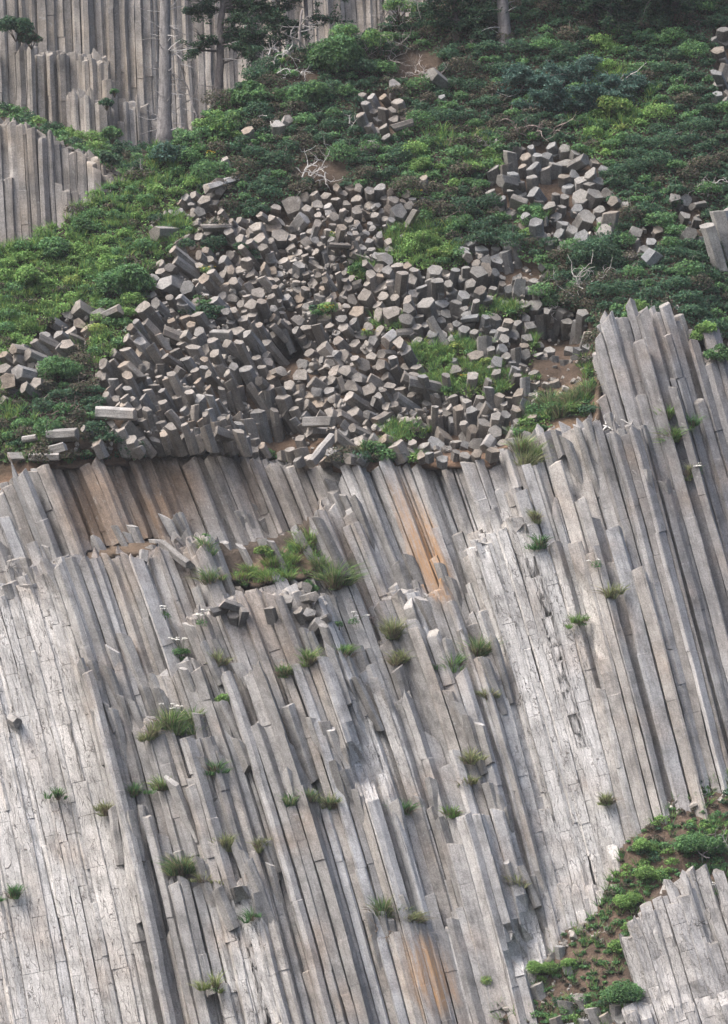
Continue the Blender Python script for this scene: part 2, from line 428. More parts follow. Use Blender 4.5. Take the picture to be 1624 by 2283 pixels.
back = np.clip((interp_line(CREST, GXX) - GYY), 0, 400)
tf_vis = tf.copy()
gul = tps([(1624, 1700, 4.2), (1480, 1800, 3.0), (1385, 1950, 2.0), (1230, 2130, 1.0), (1070, 2200, .8), (1040, 2290, .2), (1000, 2650, -1), (1500, 1900, 1.6), (1624, 1850, 2.2), (1400, 2050, .6), (1300, 2200, -.4),
    (1624, 2100, -1.2), (1450, 2283, -1.8), (1624, 2400, -3), (1300, 2650, -3), (2100, 1700, 3.5), (2100, 2300, -2)], .02)
gul = gul + .16 * noise2(GXX, GYY, 80, 8, 3)
cliff_face = rp + LEAN * b_m
rim = blur(rp_flat, 30) + LEAN * b_m
tf = tf * (1 - near_rim) + np.maximum(tf, rim + .25) * near_rim
m_cl = (GYY > top_f + 18).astype(float)
sheet = np.where(m_cl > .5, cliff_face + 1.35, tf)
gm = blur(m_gully, 14)
sheet = np.where(m_gully > .5, np.minimum(gul, cliff_face + .75), sheet)
SHELF = [[(520, 1292), (570, 1245), (650, 1218), (700, 1195), (716, 1240), (700, 1282), (640, 1304), (560, 1312)], [(188, 1240), (250, 1214), (352, 1208), (348, 1230), (200, 1254)],
         [(1190, 870), (1335, 850), (1335, 945), (1200, 960)]]
m_shelf = mask(SHELF, 0, 8)
sheet = np.where((m_shelf > .5) & (m_cl > .5), blur(cliff_face, 30) - .05, sheet)
surf = np.where(m_cl > .5, cliff_face, tf)             # what a plant stands on
surf = np.where(m_gully > .5, gul, surf)
surf = np.where(m_shelf > .5, sheet, surf)

# rubble zones
RUB = [[(215, 870), (235, 800), (270, 770), (310, 690), (355, 600), (360, 565), (420, 545), (500, 560), (505, 490), (600, 470), (640, 440), (780, 415), (905, 425), (950, 440), (935, 500), (885, 545), (885, 590), (1020, 600), (1030, 545), (1130, 540),
        (1165, 580), (1225, 600), (1205, 680), (1178, 770), (1195, 860), (1185, 940), (1120, 995), (1000, 1022), (840, 1012), (700, 1030), (560, 1012), (300, 1000), (240, 960)],
       [(1075, 400), (1125, 340), (1190, 318), (1260, 325), (1340, 360), (1362, 440), (1395, 460), (1330, 525), (1290, 555), (1225, 545), (1170, 520), (1110, 465), (1070, 440)],
       [(0, 830), (0, 790), (60, 765), (150, 690), (235, 690), (225, 730), (170, 790), (80, 850), (0, 895)],
       [(800, 215), (880, 195), (905, 290), (860, 300), (790, 270)], [(1590, 70), (1640, 40), (1700, 240), (1600, 215)], [(330, 490), (420, 430), (500, 425), (500, 500), (440, 545), (350, 530)],
       [(1188, 690), (1300, 690), (1328, 795), (1200, 800)], [(1500, 440), (1560, 430), (1580, 530), (1530, 540)], [(1420, 505), (1480, 500), (1460, 580), (1400, 570)]]
m_rub = mask(RUB, 0, 8)
PATCH = [(945, 548, 85, 45), (1182, 482, 36, 24), (800, 602, 28, 17), (1050, 842, 100, 40), (965, 790, 50, 25), (870, 720, 42, 16), (720, 690, 28, 13), (1110, 692, 60, 16), (455, 690, 40, 24),
         (910, 962, 45, 18), (850, 1000, 40, 14), (1050, 770, 40, 22), (560, 560, 30, 12), (390, 500, 40, 30)]
m_patch = np.zeros_like(GXX)
for cx, cy, rx, ry in PATCH:
    q = ((GXX - cx) / rx) ** 2 + ((GYY - cy) / ry) ** 2 + .5 * noise2(GXX, GYY, 26, 12)
    m_patch = np.maximum(m_patch, (q < 1).astype(float))

sheet = sheet + .75 * np.clip(blur(m_rub, 10) * 1.5 - .5, 0, 1) * (1 - .8 * blur(m_patch, 8)) * (m_cl < .5)
# ---------------------------------------------------------------- columns
ROCKS = []      # every column and block before it becomes an object
def stain_and_shade(px, py, base, kind):
    """stone colour (lichen grey, rust, soil stains) plus painted recess shade, at survey positions"""
    c = np.broadcast_to(np.asarray(base, float), (len(px), 3)).copy()
    if kind == 'cliff':
        wq = np.clip(samp(m_white, px, py), 0, 1)[:, None]
        c = c * (1 - .6 * wq) + np.array([.565, .55, .53]) * (.6 * wq)
        bq = np.clip(samp(m_brown, px, py), 0, 1)[:, None] * (.8 + .5 * noise2(px, py, 40, 71, 2)[:, None]).clip(0, 1)
        c = c * (1 - bq) + np.array([.235, .165, .115]) * bq
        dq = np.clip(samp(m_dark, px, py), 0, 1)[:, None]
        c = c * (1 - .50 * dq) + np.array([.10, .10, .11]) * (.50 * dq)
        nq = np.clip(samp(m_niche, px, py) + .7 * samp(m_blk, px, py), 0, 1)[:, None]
        c = c * (1 - .6 * nq) + np.array([.15, .13, .115]) * (.6 * nq)  # niche and block-tier shade painted into the colour, along with brown staining
        c = c * (1 + .30 * noise2(px, py, 150, 79, 3))[:, None]
        t = np.clip(noise2(px, py, 70, 77, 3) - .12, 0, 1)[:, None] * 1.3
        c = c * (1 - t * .6) + np.array([.31, .235, .18]) * t * .6
    elif kind == 'far':
        t = np.clip(noise2(px, py, 60, 78, 3) + .2, 0, 1)[:, None]
        c = c * (1 - t * .7) + np.array([.36, .30, .235]) * t * .7
        c = c * (1 + .45 * noise2(px, py, 45, 81, 3))[:, None]
    return c

def voronoi(sites, spacing):
    """cells of jittered sites as polygons (local coordinates)"""
    cells = []
    S = np.array(sites)
    for i, (x, y) in enumerate(S):
        d = S - S[i]; d2 = (d ** 2).sum(1)
        nb = np.where((d2 > 0) & (d2 < (2.7 * spacing) ** 2))[0]
        nb = nb[np.argsort(d2[nb])]
        s = spacing * 1.4
        poly = [(-s, -s), (s, -s), (s, s), (-s, s)]
        for j in nb:
            mx, my = d[j] / 2; nx, ny = d[j]
            out = []
            for k in range(len(poly)):
                a = poly[k]; b = poly[(k + 1) % len(poly)]
                da = (a[0] - mx) * nx + (a[1] - my) * ny; db = (b[0] - mx) * nx + (b[1] - my) * ny
                if da <= 0: out.append(a)
                if (da < 0) != (db < 0):
                    t = da / (da - db); out.append((a[0] + t * (b[0] - a[0]), a[1] + t * (b[1] - a[1])))
            poly = out
        cells.append(np.array(poly))
    return cells

def chamfer(poly, gap, frac):
    """shrink a cell to leave an open joint round it, merge tiny edges, cut its corners"""
    P = [poly[0]]
    for p in poly[1:]:
        if np.hypot(*(p - P[-1])) > gap * 2.2: P.append(p)
    if len(P) > 3 and np.hypot(*(P[0] - P[-1])) < gap * 2.2: P.pop()
    P = np.array(P); c = P.mean(0); rad = np.linalg.norm(P - c, axis=1).mean()
    P = c + (P - c) * (1 - gap / rad)
    out = []
    for i in range(len(P)):
        a = P[i - 1]; b = P[i]; d = P[(i + 1) % len(P)]
        out.append(b + (a - b) * frac); out.append(b + (d - b) * frac)
    return np.array(out)

class Field:
    def __init__(s, slope, yref, umin, umax):
        s.us = np.arange(umin, umax + 1, 10.0); s.ys = np.arange(GY0, GY1 + 1, 20.0)
        A = np.zeros((len(s.us), len(s.ys))); k0 = int(np.argmin(abs(s.ys - yref)))
        A[:, k0] = s.us
        for k in range(k0 + 1, len(s.ys)): A[:, k] = A[:, k - 1] + 20 * samp(slope, A[:, k - 1], np.full(len(s.us), s.ys[k - 1]))
        for k in range(k0 - 1, -1, -1): A[:, k] = A[:, k + 1] - 20 * samp(slope, A[:, k + 1], np.full(len(s.us), s.ys[k + 1]))
        s.A = A
    def x(s, u, y):
        u = np.full_like(np.asarray(y, float), u) if np.isscalar(u) else u
        fu = np.clip((u - s.us[0]) / 10, 0, len(s.us) - 1.001); fy = np.clip((np.asarray(y, float) - s.ys[0]) / 20, 0, len(s.ys) - 1.001)
        i = fu.astype(int); j = fy.astype(int); a = fu - i; b = fy - j
        A = s.A
        return (A[i, j] * (1 - a) + A[i + 1, j] * a) * (1 - b) + (A[i, j + 1] * (1 - a) + A[i + 1, j + 1] * a) * b

def make_column(fld, slope, u, v, cell, y0, y1, lean, kind, cseg, base, capcol, sharp, r0, cracky):
    """one column from its top y0 down to its foot y1 (survey y grows downwards)"""
    n = len(cell)
    du = cell[:, 0]; dv = cell[:, 1] / PPM
    cu, cv = du.mean(), dv.mean()
    Ltot = y1 - y0
    ys = [y0]; typ = [0]
    y = y0 + 8 + r0.random() * 30
    nextj = y0 + cseg * (.25 + 1.2 * r0.random())
    while y < y1 - 4:
        if y >= nextj:
            ys += [y - .9, y, y + .9]; typ += [1, 2, 1]
            nextj = y + cseg * (.3 + 1.4 * r0.random())
        else: ys.append(y); typ.append(0)
        y += 26 + r0.random() * 26
    ys.append(y1); typ.append(0)
    ys = np.array(ys); m = len(ys)
    sx = -float(samp(slope, fld.x(u, (y0 + y1) / 2), (y0 + y1) / 2))
    tx, ty = r0.normal(0, .22), r0.normal(.22, .3)
    if cracky: ty *= .25; sharp = False
    if sharp: tx, ty = r0.normal(0, .9) * .7, r0.normal(1.1, .8)
    capoff = du * (sx + tx) + dv * PPM * ty
    capoff = np.clip(capoff, -40, 40)
    wig = np.cumsum(r0.normal(0, .35, (m, n)), 0) * .6
    wig -= wig.mean(0); wig = np.clip(wig, -1.6, 1.6)
    cw = np.cumsum(r0.normal(0, .55, m)); cw = np.clip(cw - cw.mean(), -2.6, 2.6)
    V = []; RC = []; so = np.zeros(2); rot = 0; sc = 1.0
    crk = []
    off = r0.random(3) * 40
    rings = []
    flush = r0.normal(.10, .03)
    for k in range(m):
        ins = 1.0
        if typ[k] == 2:
            ins = (.975 if cracky else .945); so = so * .4 + r0.normal(0, (1.3 if cracky else .8), 2) * np.array([1, .03]); sc = 1 + r0.normal(0, .02)
        yy = ys[k] + du * sx * (.9 if k else 0) + (capoff if k == 0 else 0)
        if k == 1: yy = np.maximum(yy, ys[0] + capoff + 5)
        if k == m - 1 : yy = ys[k] + du * sx + r0.normal(0, 2, n)
        fx = fld.x(u, np.full(n, ys[k])) + (yy - ys[k]) * float(samp(slope, fld.x(u, ys[k]), ys[k]))
        chip = 1 - (r0.random(n) < .07) * r0.uniform(.04, .22, n)
        ins = ins * chip
        X = fx + cu + (du - cu) * ins * sc + so[0] + wig[k] + cw[k]
        DD = v + cv + (dv - cv) * ins * sc + so[1] + wig[k] * .015
        if kind == 'cliff':                       # the sheer pale faces are split clean across the columns
            q = np.clip(samp(m_white, X, yy) * 1.6, 0, 1)
            lim = samp(rp_flat, X, yy) + flush + (.03 if typ[k] == 2 else 0) - (1 - q) * 3
            DD = np.maximum(DD, lim)
        if kind == 'outcrop': DD = np.maximum(DD, samp(orp, X, yy) + flush * 1.5 + (.03 if typ[k] == 2 else 0))
        rings.append((X, yy, DD))
    # the broken cap: an inset ring then a centre
    ch = .03 + .07 * r0.random() if not cracky else .02
    X, yy, DD = rings[0]
    drop = (.4 + r0.random(n) * (2 if not sharp else 5)) * (.25 if cracky else 1)
    rings[0] = (X, yy + drop, DD)
    capring = (X.mean() + (X - X.mean()) * (1 - ch), yy, DD.mean() + (DD - DD.mean()) * (1 - ch))
    rings.insert(0, capring)
    PX = np.concatenate([r[0] for r in rings] + [[capring[0].mean()], [rings[-1][0].mean()]])
    PY = np.concatenate([r[1] for r in rings] + [[capring[1].mean() - r0.random() * 3], [rings[-1][1].mean()]])
    PD = np.concatenate([r[2] for r in rings] + [[capring[2].mean()], [rings[-1][2].mean()]])
    depth = PD + lean * (H - PY) / PPM
    P = at(PX, PY, depth)
    M = len(rings)
    faces = []
    for k in range(M - 1):
        for j in range(n):
            faces.append((k * n + j, k * n + (j + 1) % n, (k + 1) * n + (j + 1) % n, (k + 1) * n + j))
    ct, cb = M * n, M * n + 1
    for j in range(n):
        faces.append((ct, (j + 1) % n, j)); faces.append((cb, (M - 1) * n + j, (M - 1) * n + (j + 1) % n))
    C = stain_and_shade(PX, PY, base, kind)
    if cracky: pass
    C[:n] = C[:n] * .55 + np.array(capcol) * .45; C[ct] = C[:n].mean(0)
    ax = np.concatenate([np.tile(du / PPM, M), [cu / PPM, cu / PPM]]); ay = np.concatenate([np.tile(dv, M), [cv, cv]])
    rc = np.c_[ax, ay, (H - PY) / PPM] + off
    crk = np.clip(samp(m_white, PX, PY), 0, 1) * .8 + .3 if kind == 'cliff' else np.full(len(PX), .8 if kind == 'outcrop' else .1)
    rust = np.clip(samp(m_or, PX, PY), 0, 1) * np.clip((PY - 1020) / 170, .12, 1) if kind == 'cliff' else np.zeros(len(PX))
    return dict(P=P, F=faces, C=C, rc=rc, crk=crk, rust=rust, kind='column', zone=kind, px=float(PX.mean()), py=float(PY.mean()), ytop=y0, ln=Ltot, base=base)

def column_field(slope, rpf, kind, yref, umin, umax, ymin, ymax, topline, sp, vmin, vmax, lean, jit, seg, tint, topjit=10, deep=1.95, seed=1, minrun=26, keep=None, gap=1.2, jitter=.29):
    r0 = np.random.default_rng(seed)
    fld = Field(slope, yref, umin - 60, umax + 60)
    sites = []
    dv = sp * .866; row = 0; vs_ = .9; v = vmin * PPM / vs_
    while v < vmax * PPM / vs_:
        u = umin + (row % 2) * sp / 2
        while u < umax:
            if r0.random() > .08: sites.append((u + r0.normal(0, jitter * sp), v + r0.normal(0, jitter * sp)))
            u += sp
        v += dv; row += 1
    cells = voronoi(sites, sp)
    step = 10
    yy = np.arange(ymin, ymax, step, dtype=float)
    for (u, vp), cell in zip(sites, cells):
        if len(cell) < 3: continue
        v = vp * vs_ / PPM
        xs = fld.x(u, yy)
        if xs.max() < -330 or xs.min() > 1960: continue
        rr = samp(rpf, xs, yy)
        rr = np.minimum.accumulate(rr)
        calm_ = 1 - .75 * (np.clip(samp(m_white, xs, yy), 0, 1) if kind == 'cliff' else 0 * xs)
        jv = r0.normal(0, jit) * float(calm_.mean()) 
        tl = interp_line(topline, xs) + r0.normal(0, topjit) * (1 + 2.2 * (xs > 1335)) * (1 - .6 * (xs < 1110)) 
        pres = (v + jv >= rr) & (yy >= tl)
        if kind == 'cliff': pres &= samp(m_shelf, xs, yy) < .5
        if keep is not None: pres &= keep(xs, yy)
        near = pres & (v + jv < rr + deep)
        k = 0; nn = len(yy)
        while k < nn:
            if near[k]:
                e = k
                while e + 1 < nn and near[e + 1]: e += 1
                hang = e + 1 < nn and not pres[e + 1]
                if (e - k) * step >= ((170 if kind == 'cliff' else 70) if hang else 44):
                    y0 = yy[k]; y1 = min(yy[e] + (0 if e + 1 < nn and not pres[e + 1] else 50), ymax)
                    if k > 0 and not near[k - 1] and pres[k - 1]: y0 = max(ymin, y0 - 40)
                    y0 += r0.uniform(-5, 5)
                    if kind == 'cliff' and r0.random() < .035 and y1 - y0 > 260: y1 = y0 + r0.uniform(.35, .7) * (y1 - y0)
                    xm = float(fld.x(u, (y0 + y1) / 2))
                    wv = float(np.clip(samp(m_white, xm, (y0 + y1) / 2), 0, 1)) if kind == 'cliff' else 0
                    bs = tint(xm, (y0 + y1) / 2, r0)
                    cc = chamfer(cell, gap * (.5 if wv > .5 else 1), r0.uniform(.02, .05))
                    if len(cc) >= 6:
                        sharp = r0.random() < (.15 if kind == 'outcrop' else .28)
                        cp = np.array([.36, .33, .29]) * r0.uniform(.8, 1.1)
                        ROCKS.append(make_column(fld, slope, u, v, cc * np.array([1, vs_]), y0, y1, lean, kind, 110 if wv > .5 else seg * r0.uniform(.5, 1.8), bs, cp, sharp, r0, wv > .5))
                k = e + 1
            else: k += 1

def tint_cliff(x, y, r0):
    g = r0.uniform(.21, .38)
    q = r0.random()
    c = np.array([1.0, .98, .97]) if q < .7 else np.array([1.0, .94, .88]) if q < .88 else np.array([.96, .97, 1.0])
    return c * g
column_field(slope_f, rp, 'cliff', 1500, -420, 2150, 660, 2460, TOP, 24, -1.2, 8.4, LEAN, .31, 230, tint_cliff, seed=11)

# the cliffs behind
s0 = np.full_like(GXX, .045) + .02 * noise2(GXX, GYY, 300, 14)
far = 50 + .006 * GXX + .5 * noise2(GXX, GYY * .4, 120, 15, 2)
for ln, h in [([(-560, 70), (0, 104), (120, 110), (238, 128), (250, 420)], 1.4), ([(140, 400), (150, 205), (210, 215), (240, 240), (300, 232), (420, 300), (480, 400)], 1.3), ([(180, 108), (250, 100)], .6),
              ([(270, 168), (330, 160)], .6), ([(395, 340), (400, 222), (440, 230)], .6)]:
    Lq = np.array(ln, float)
    far = far - h * ((GYY > np.interp(GXX, Lq[:, 0], Lq[:, 1])) & (GXX > Lq[0, 0]) & (GXX < Lq[-1, 0]))
def tint_far(x, y, r0): return np.array([1, .93, .86]) * r0.uniform(.19, .32)
LEAN_F = .06
column_field(s0, far - LEAN_F * b_m, 'far', 150, -420, 1560, -330, 660, [(-600, -320), (2300, -320)], 15.5, 42, 66, LEAN_F, .12, 260, tint_far, seed=12, deep=1.6, topjit=9, gap=.8)
NTOP = [(-600, 180), (-200, 245), (0, 274), (62, 290), (150, 324), (250, 384), (290, 402), (305, 700)]
nearc = 36 + .5 * noise2(GXX, GYY * .4, 110, 16, 2) + .001 * GXX - .5 * (GYY > 390 + .2 * GXX)
def tint_near(x, y, r0): return np.array([1, .96, .93]) * r0.uniform(.15, .26)
column_field(s0 * 1.1, nearc - LEAN_F * b_m, 'far', 400, -420, 310, 170, 760, NTOP, 16.5, 26, 42, LEAN_F, .12, 260, tint_near, seed=13, deep=1.4, topjit=9, gap=.8)

# the outcrop by the gully
OTOP = [(1195, 2400), (1370, 2300), (1398, 2130), (1412, 2060), (1470, 1990), (1540, 1960), (1590, 1985), (1640, 2000), (1800, 1960), (2200, 1950)]
s1 = np.full_like(GXX, .30)
orp = -2.6 + .0042 * (2283 - GYY) - .0012 * (GXX - 1500) + .5 * noise2(GXX - .3 * GYY, GYY * .5, 60, 17, 3) + .5 * (GYY < interp_line([(1195, 2230), (1340, 2180), (1400, 2190), (1420, 2240), (1640, 2230)], GXX))
orp = orp - LEAN * b_m
def tint_out(x, y, r0): return np.array([1, .97, .95]) * r0.uniform(.28, .40)
def keep_out(x, y): return x > 1396 + .06 * (2283 - y) + 14 * noise2(x, y, 40, 19)
column_field(s1, orp, 'outcrop', 2150, 1040, 2200, 1940, 2480, OTOP, 25, -6, 4, LEAN, .42, 90, tint_out, seed=14, deep=1.6, topjit=9, jitter=.3, keep=keep_out)

oy = orp + LEAN * b_m
in_out = (GYY > interp_line(OTOP, GXX)) & keep_out(GXX, GYY)
sheet = np.where(in_out & (m_gully > .5), oy + .8, sheet)
# ---------------------------------------------------------------- broken blocks
AX = [(300, 850, -.45, .65, -.6), (400, 800, -.4, .7, -.55), (480, 930, -.2, .8, -.55), (600, 760, -.3, .5, -.8), (600, 950, -.25, .85, -.45), (780, 500, -.1, .4, -.9), (700, 600, -.2, .5, -.8),
      (850, 790, -.3, .35, -.9), (770, 870, -.75, .25, -.55), (1000, 650, -.05, .55, -.8), (1100, 700, 0, .5, -.85), (1000, 920, -.1, .75, -.6), (1120, 900, .15, .75, -.6), (1080, 985, .1, .35, -.9),
      (1250, 430, -.1, .5, -.85), (1120, 420, -.25, .75, -.6), (1300, 500, 0, .35, -.9), (50, 810, -.6, .3, -.7), (190, 720, -.6, .35, -.65), (430, 570, -.55, .35, -.7), (850, 240, -.2, .45, -.8), (1150, 620, .1, .5, -.8)]
AXP = np.array(AX)
def axis_at(x, y):
    w = np.exp(-((AXP[:, 0] - x) ** 2 + (AXP[:, 1] - y) ** 2) / (2 * 70 ** 2)) + 1e-9
    a = (AXP[:, 2:] * w[:, None]).sum(0); return a / np.linalg.norm(a)      # x, z, y(depth)

def make_block(px, py, depth, axis, r, ln, base, capcol, r0, bev=.16, sides=None, tip=None, cap_flat=None, two=True):
    """a broken length of column: axis points out of its visible end, which sits at (px, py, depth)"""
    n = sides or int(r0.choice([5, 5, 6, 6, 6, 7]))
    th = np.sort((np.arange(n) + r0.normal(0, .2, n)) * 2 * math.pi / n + r0.random() * 6)
    rad = r * (1 + r0.normal(0, .09, n)); el = r0.uniform(.82, 1.0)
    e0 = np.c_[np.cos(th) * rad, np.sin(th) * rad * el]
    cell = []
    for i in range(n):
        a, b, c = e0[i - 1], e0[i], e0[(i + 1) % n]; f = .05
        cell += [b + (a - b) * f, b + (c - b) * f]
    cell = np.array(cell); n = len(cell)
    ax = np.array([axis[0], axis[2], axis[1]]); ax /= np.linalg.norm(ax)
    ref = np.array([.2, .3, 1.0]); e1 = np.cross(ref, ax); e1 /= np.linalg.norm(e1); e2 = np.cross(ax, e1)
    o = at(px, py, depth)
    tilt = r0.normal(0, .24, 2) if tip is None else np.array(tip)
    z0 = cell @ tilt
    b = r * bev * (.7 + .6 * r0.random())
    rows = [(cell * (1 - bev * .9), z0), (cell, z0 - b * (1 + .6 * r0.random(n)))]
    m = max(2, int(ln / .5))
    for k in range(1, m):
        t = k / m
        rows.append((cell * (1 + r0.normal(0, .015)) + r0.normal(0, .018 * r, (n, 2)) + r0.normal(0, .01, 2), -ln * t + z0 * (1 - t)))
    zb = cell @ r0.normal(0, .2, 2) - ln
    rows += [(cell, zb + b), (cell * (1 - bev), zb)]
    L = np.concatenate([np.c_[c, np.broadcast_to(z, (n,))] for c, z in rows] + [[[0, 0, r0.uniform(-.03, .03)]], [[0, 0, -ln]]])
    P = o + L[:, :1] * e1 + L[:, 1:2] * e2 + L[:, 2:3] * ax
    M = len(rows); faces = []
    for k in range(M - 1):
        for j in range(n): faces.append((k * n + j, (k + 1) * n + j, (k + 1) * n + (j + 1) % n, k * n + (j + 1) % n))
    ct, cb = M * n, M * n + 1
    for j in range(n): faces.append((ct, j, (j + 1) % n)); faces.append((cb, (M - 1) * n + (j + 1) % n, (M - 1) * n + j))
    C = np.tile(np.asarray(base, float), (len(P), 1))
    C[:n] = capcol; C[ct] = capcol; C[n:2 * n] = (np.asarray(base) + np.asarray(capcol)) / 2
    ROCKS.append(dict(P=P, F=faces, C=C, rc=L + r0.random(3) * 40, crk=np.full(len(P), .1), rust=np.zeros(len(P)), kind='block', zone='block', px=px, py=py, ln=ln * PPM, base=np.array(base), r=r, lie=abs(axis[1]) < .3 and abs(axis[0]) > .6))

r0 = np.random.default_rng(21)
def block_tint(x, y):
    g = r0.uniform(.13, .26)
    b = np.array([1, .915, .835]) if r0.random() < .72 else np.array([.97, .98, 1.0])
    if x > 900 and y < 800: g *= .9; b = b * np.array([.93, .97, 1.0])
    cap = np.array([.235, .217, .197]) * r0.uniform(.72, 1.2)
    if r0.random() < .2: cap = np.array([.28, .22, .165]) * r0.uniform(.8, 1.1)
    cap = .5 * cap + .62 * b * g
    if x > 930: cap = cap * np.array([.92, .95, .97])
    return b * g, cap

HERO = [  # x, y, axis (x, z, depth), radius, length, tone
    (302, 925, (.97, -.10, -.22), .30, 1.95, .42), (172, 968, (.95, -.02, -.3), .32, 1.5, .30), (132, 1018, (.95, -.05, -.3), .20, 1.5, .42), (82, 975, (.9, .05, -.4), .17, .75, .40), (20, 1020, (-.85, -.1, -.5), .26, .95, .30),
    (185, 955, (-.6, .3, -.7), .2, .9, .33), (145, 995, (.8, .1, -.5), .22, .9, .30), (693, 1034, (-.50, -.72, -.48), .27, 2.1, .36), (912, 852, (-.93, .12, -.35), .36, 2.1, .21), (742, 940, (.93, -.05, -.36), .28, 1.4, .28), (690, 962, (-.8, -.1, -.6), .30, 1.4, .25),
    (765, 962, (-.25, .75, -.6), .29, 1.3, .33), (505, 765, (-.62, .50, -.60), .33, 2.3, .25), (352, 745, (-.55, .75, -.35), .22, 1.0, .36), (270, 690, (.8, .25, -.55), .36, 1.6, .23), (365, 630, (-.6, .1, -.79), .50, 1.3, .21), (415, 640, (-.2, .2, -.95), .40, 1.0, .20),
    (505, 745, (.05, 1.0, -.1), .22, 1.2, .20), (515, 748, (.9, -.1, -.3), .30, 1.0, .28), (385, 555, (-.7, .45, -.55), .30, 1.5, .27), (390, 580, (-.7, .4, -.55), .28, 1.5, .28), (275, 900, (-.6, .65, -.45), .26, 1.2, .32), (235, 880, (-.5, .75, -.4), .22, .9, .30), (265, 960, (-.35, .85, -.4), .36, 1.3, .34),
    (215, 985, (-.4, .8, -.4), .30, .9, .27), (945, 395, (-.1, .95, -.3), .27, .9, .20), (1040, 745, (0, .97, -.25), .26, 1.3, .19), (958, 622, (0, .9, -.42), .25, 1.1, .20), (1152, 545, (-.15, .95, -.25), .30, 1.2, .20), (1125, 560, (-.2, .93, -.3), .30, 1.2, .18),
    (1085, 600, (-.1, .6, -.75), .38, 1.1, .22), (1160, 640, (.15, .5, -.8), .40, 1.1, .21), (1060, 990, (.0, .1, -.98), .34, 1.0, .26), (1082, 1000, (-.3, -.6, -.7), .30, 1.1, .33), (1175, 905, (.1, .3, -.9), .42, .8, .40), (1205, 885, (.4, .4, -.8), .30, .5, .38),
    (460, 420, (-.6, -.4, -.7), .33, 2.2, .40), (490, 415, (.4, .3, -.85), .48, .9, .20), (500, 355, (-.3, .7, -.6), .3, .9, .44), (345, 520, (-.6, -.2, -.75), .45, 1.4, .24), (390, 470, (-.4, .4, -.8), .42, 1.2, .28), (455, 445, (-.2, .5, -.8), .38, .8, .25), (445, 470, (0, .4, -.9), .3, .7, .2),
    (835, 320, (.4, .5, -.7), .3, 1.0, .22), (880, 185, (0, .7, -.7), .36, .7, .24), (645, 265, (.5, .6, -.6), .3, .8, .44), (620, 275, (0, .7, -.7), .36, .8, .3), (550, 290, (-.4, .5, -.75), .34, 1.0, .24), (985, 215, (0, .6, -.8), .2, .4, .45), (960, 165, (-.6, .3, -.7), .42, 1.2, .26),
    (170, 685, (-.75, .35, -.55), .42, 1.5, .20), (222, 700, (.2, .2, -.95), .40, 1.2, .19), (175, 720, (.1, .3, -.95), .32, 1.0, .19), (60, 790, (-.8, .25, -.55), .34, 1.9, .21), (100, 745, (-.5, .7, -.5), .28, .9, .2), (130, 770, (-.6, .6, -.5), .27, 1.2, .19), (75, 760, (-.65, .6, -.4), .27, 1.2, .2),
    (650, 455, (-.2, .3, -.93), .55, 1.0, .24), (680, 485, (.5, .5, -.7), .42, 1.1, .3), (610, 505, (-.1, .2, -.97), .44, 1.1, .2), (625, 525, (.0, .2, -.97), .44, 1.1, .21), (1215, 375, (-.1, .75, -.65), .42, 1.3, .21), (1240, 365, (.1, .75, -.65), .42, 1.2, .22), (1330, 430, (.2, .4, -.88), .45, 1.1, .26),
    (1295, 400, (0, .6, -.8), .33, .9, .36), (1310, 480, (.3, .3, -.9), .52, 1.1, .2), (1395, 455, (0, .5, -.85), .27, .5, .3), (1525, 520, (-.1, .5, -.8), .3, .7, .22), (1440, 555, (.3, .5, -.8), .33, .8, .26), (1415, 535, (-.2, .6, -.7), .27, .7, .24),
    (495, 1345, (-.8, .2, -.5), .28, 1.1, .22), (470, 1365, (-.7, -.3, -.6), .25, .9, .2), (520, 1370, (-.1, .6, -.7), .28, .8, .2), (545, 1360, (.2, .7, -.7), .24, .8, .2), (640, 1335, (.1, .6, -.7), .3, .9, .22), (685, 1310, (.7, .3, -.6), .33, 1.3, .22),
    (700, 1330, (.6, .0, -.8), .26, .8, .23), (690, 1365, (.2, .3, -.9), .3, .9, .27), (715, 1385, (.4, .4, -.8), .28, .9, .3), (735, 1375, (.7, .3, -.6), .24, .7, .3), (665, 1360, (-.3, .6, -.7), .27, .9, .22), (600, 1355, (-.2, .8, -.5), .25, .8, .2),
    (425, 1260, (.6, -.55, -.55), .27, 2.2, .27), (390, 1205, (-.7, .55, -.4), .24, 1.4, .3), (590, 1120, (-.75, .3, -.6), .2, .7, .42), (435, 1108, (.7, .3, -.6), .2, .5, .3), (318, 1255, (0, -.8, -.6), .25, .7, .27), (40, 1612, (.5, -.4, -.75), .3, .7, .34),
    (828, 2050, (.42, -.86, -.25), .30, 3.6, .40), (700, 1125, (.1, -.9, -.4), .26, 1.0, .2)]
hero_xy = []
m_open = m_rub * (1 - m_patch)
HERO += [(1212 + 24 * k, 792 + 5 * (k % 3), (-.2, .92, -.3), .26, 1.5, .17) for k in range(5)] + [(1200, 700, (-.1, .8, -.5), .34, 1.2, .16), (1255, 690, (.2, .7, -.6), .3, 1.2, .17), (1225, 735, (-.3, .8, -.5), .3, 1.6, .13), (1290, 715, (.1, .8, -.5), .3, 1.2, .16),
    (1235, 850, (-.2, .8, -.5), .3, .7, .3), (1190, 830, (-.3, .7, -.6), .28, .9, .24)]
HERO += [(1576, 502, (-.3, .9, -.3), .42, 2.4, .40), (1603, 470, (-.3, .9, -.3), .46, 3.2, .42), (1632, 462, (-.3, .9, -.3), .46, 3.2, .40), (1556, 530, (-.3, .9, -.35), .34, 1.6, .33), (1660, 470, (-.3, .9, -.3), .46, 3.0, .36)]
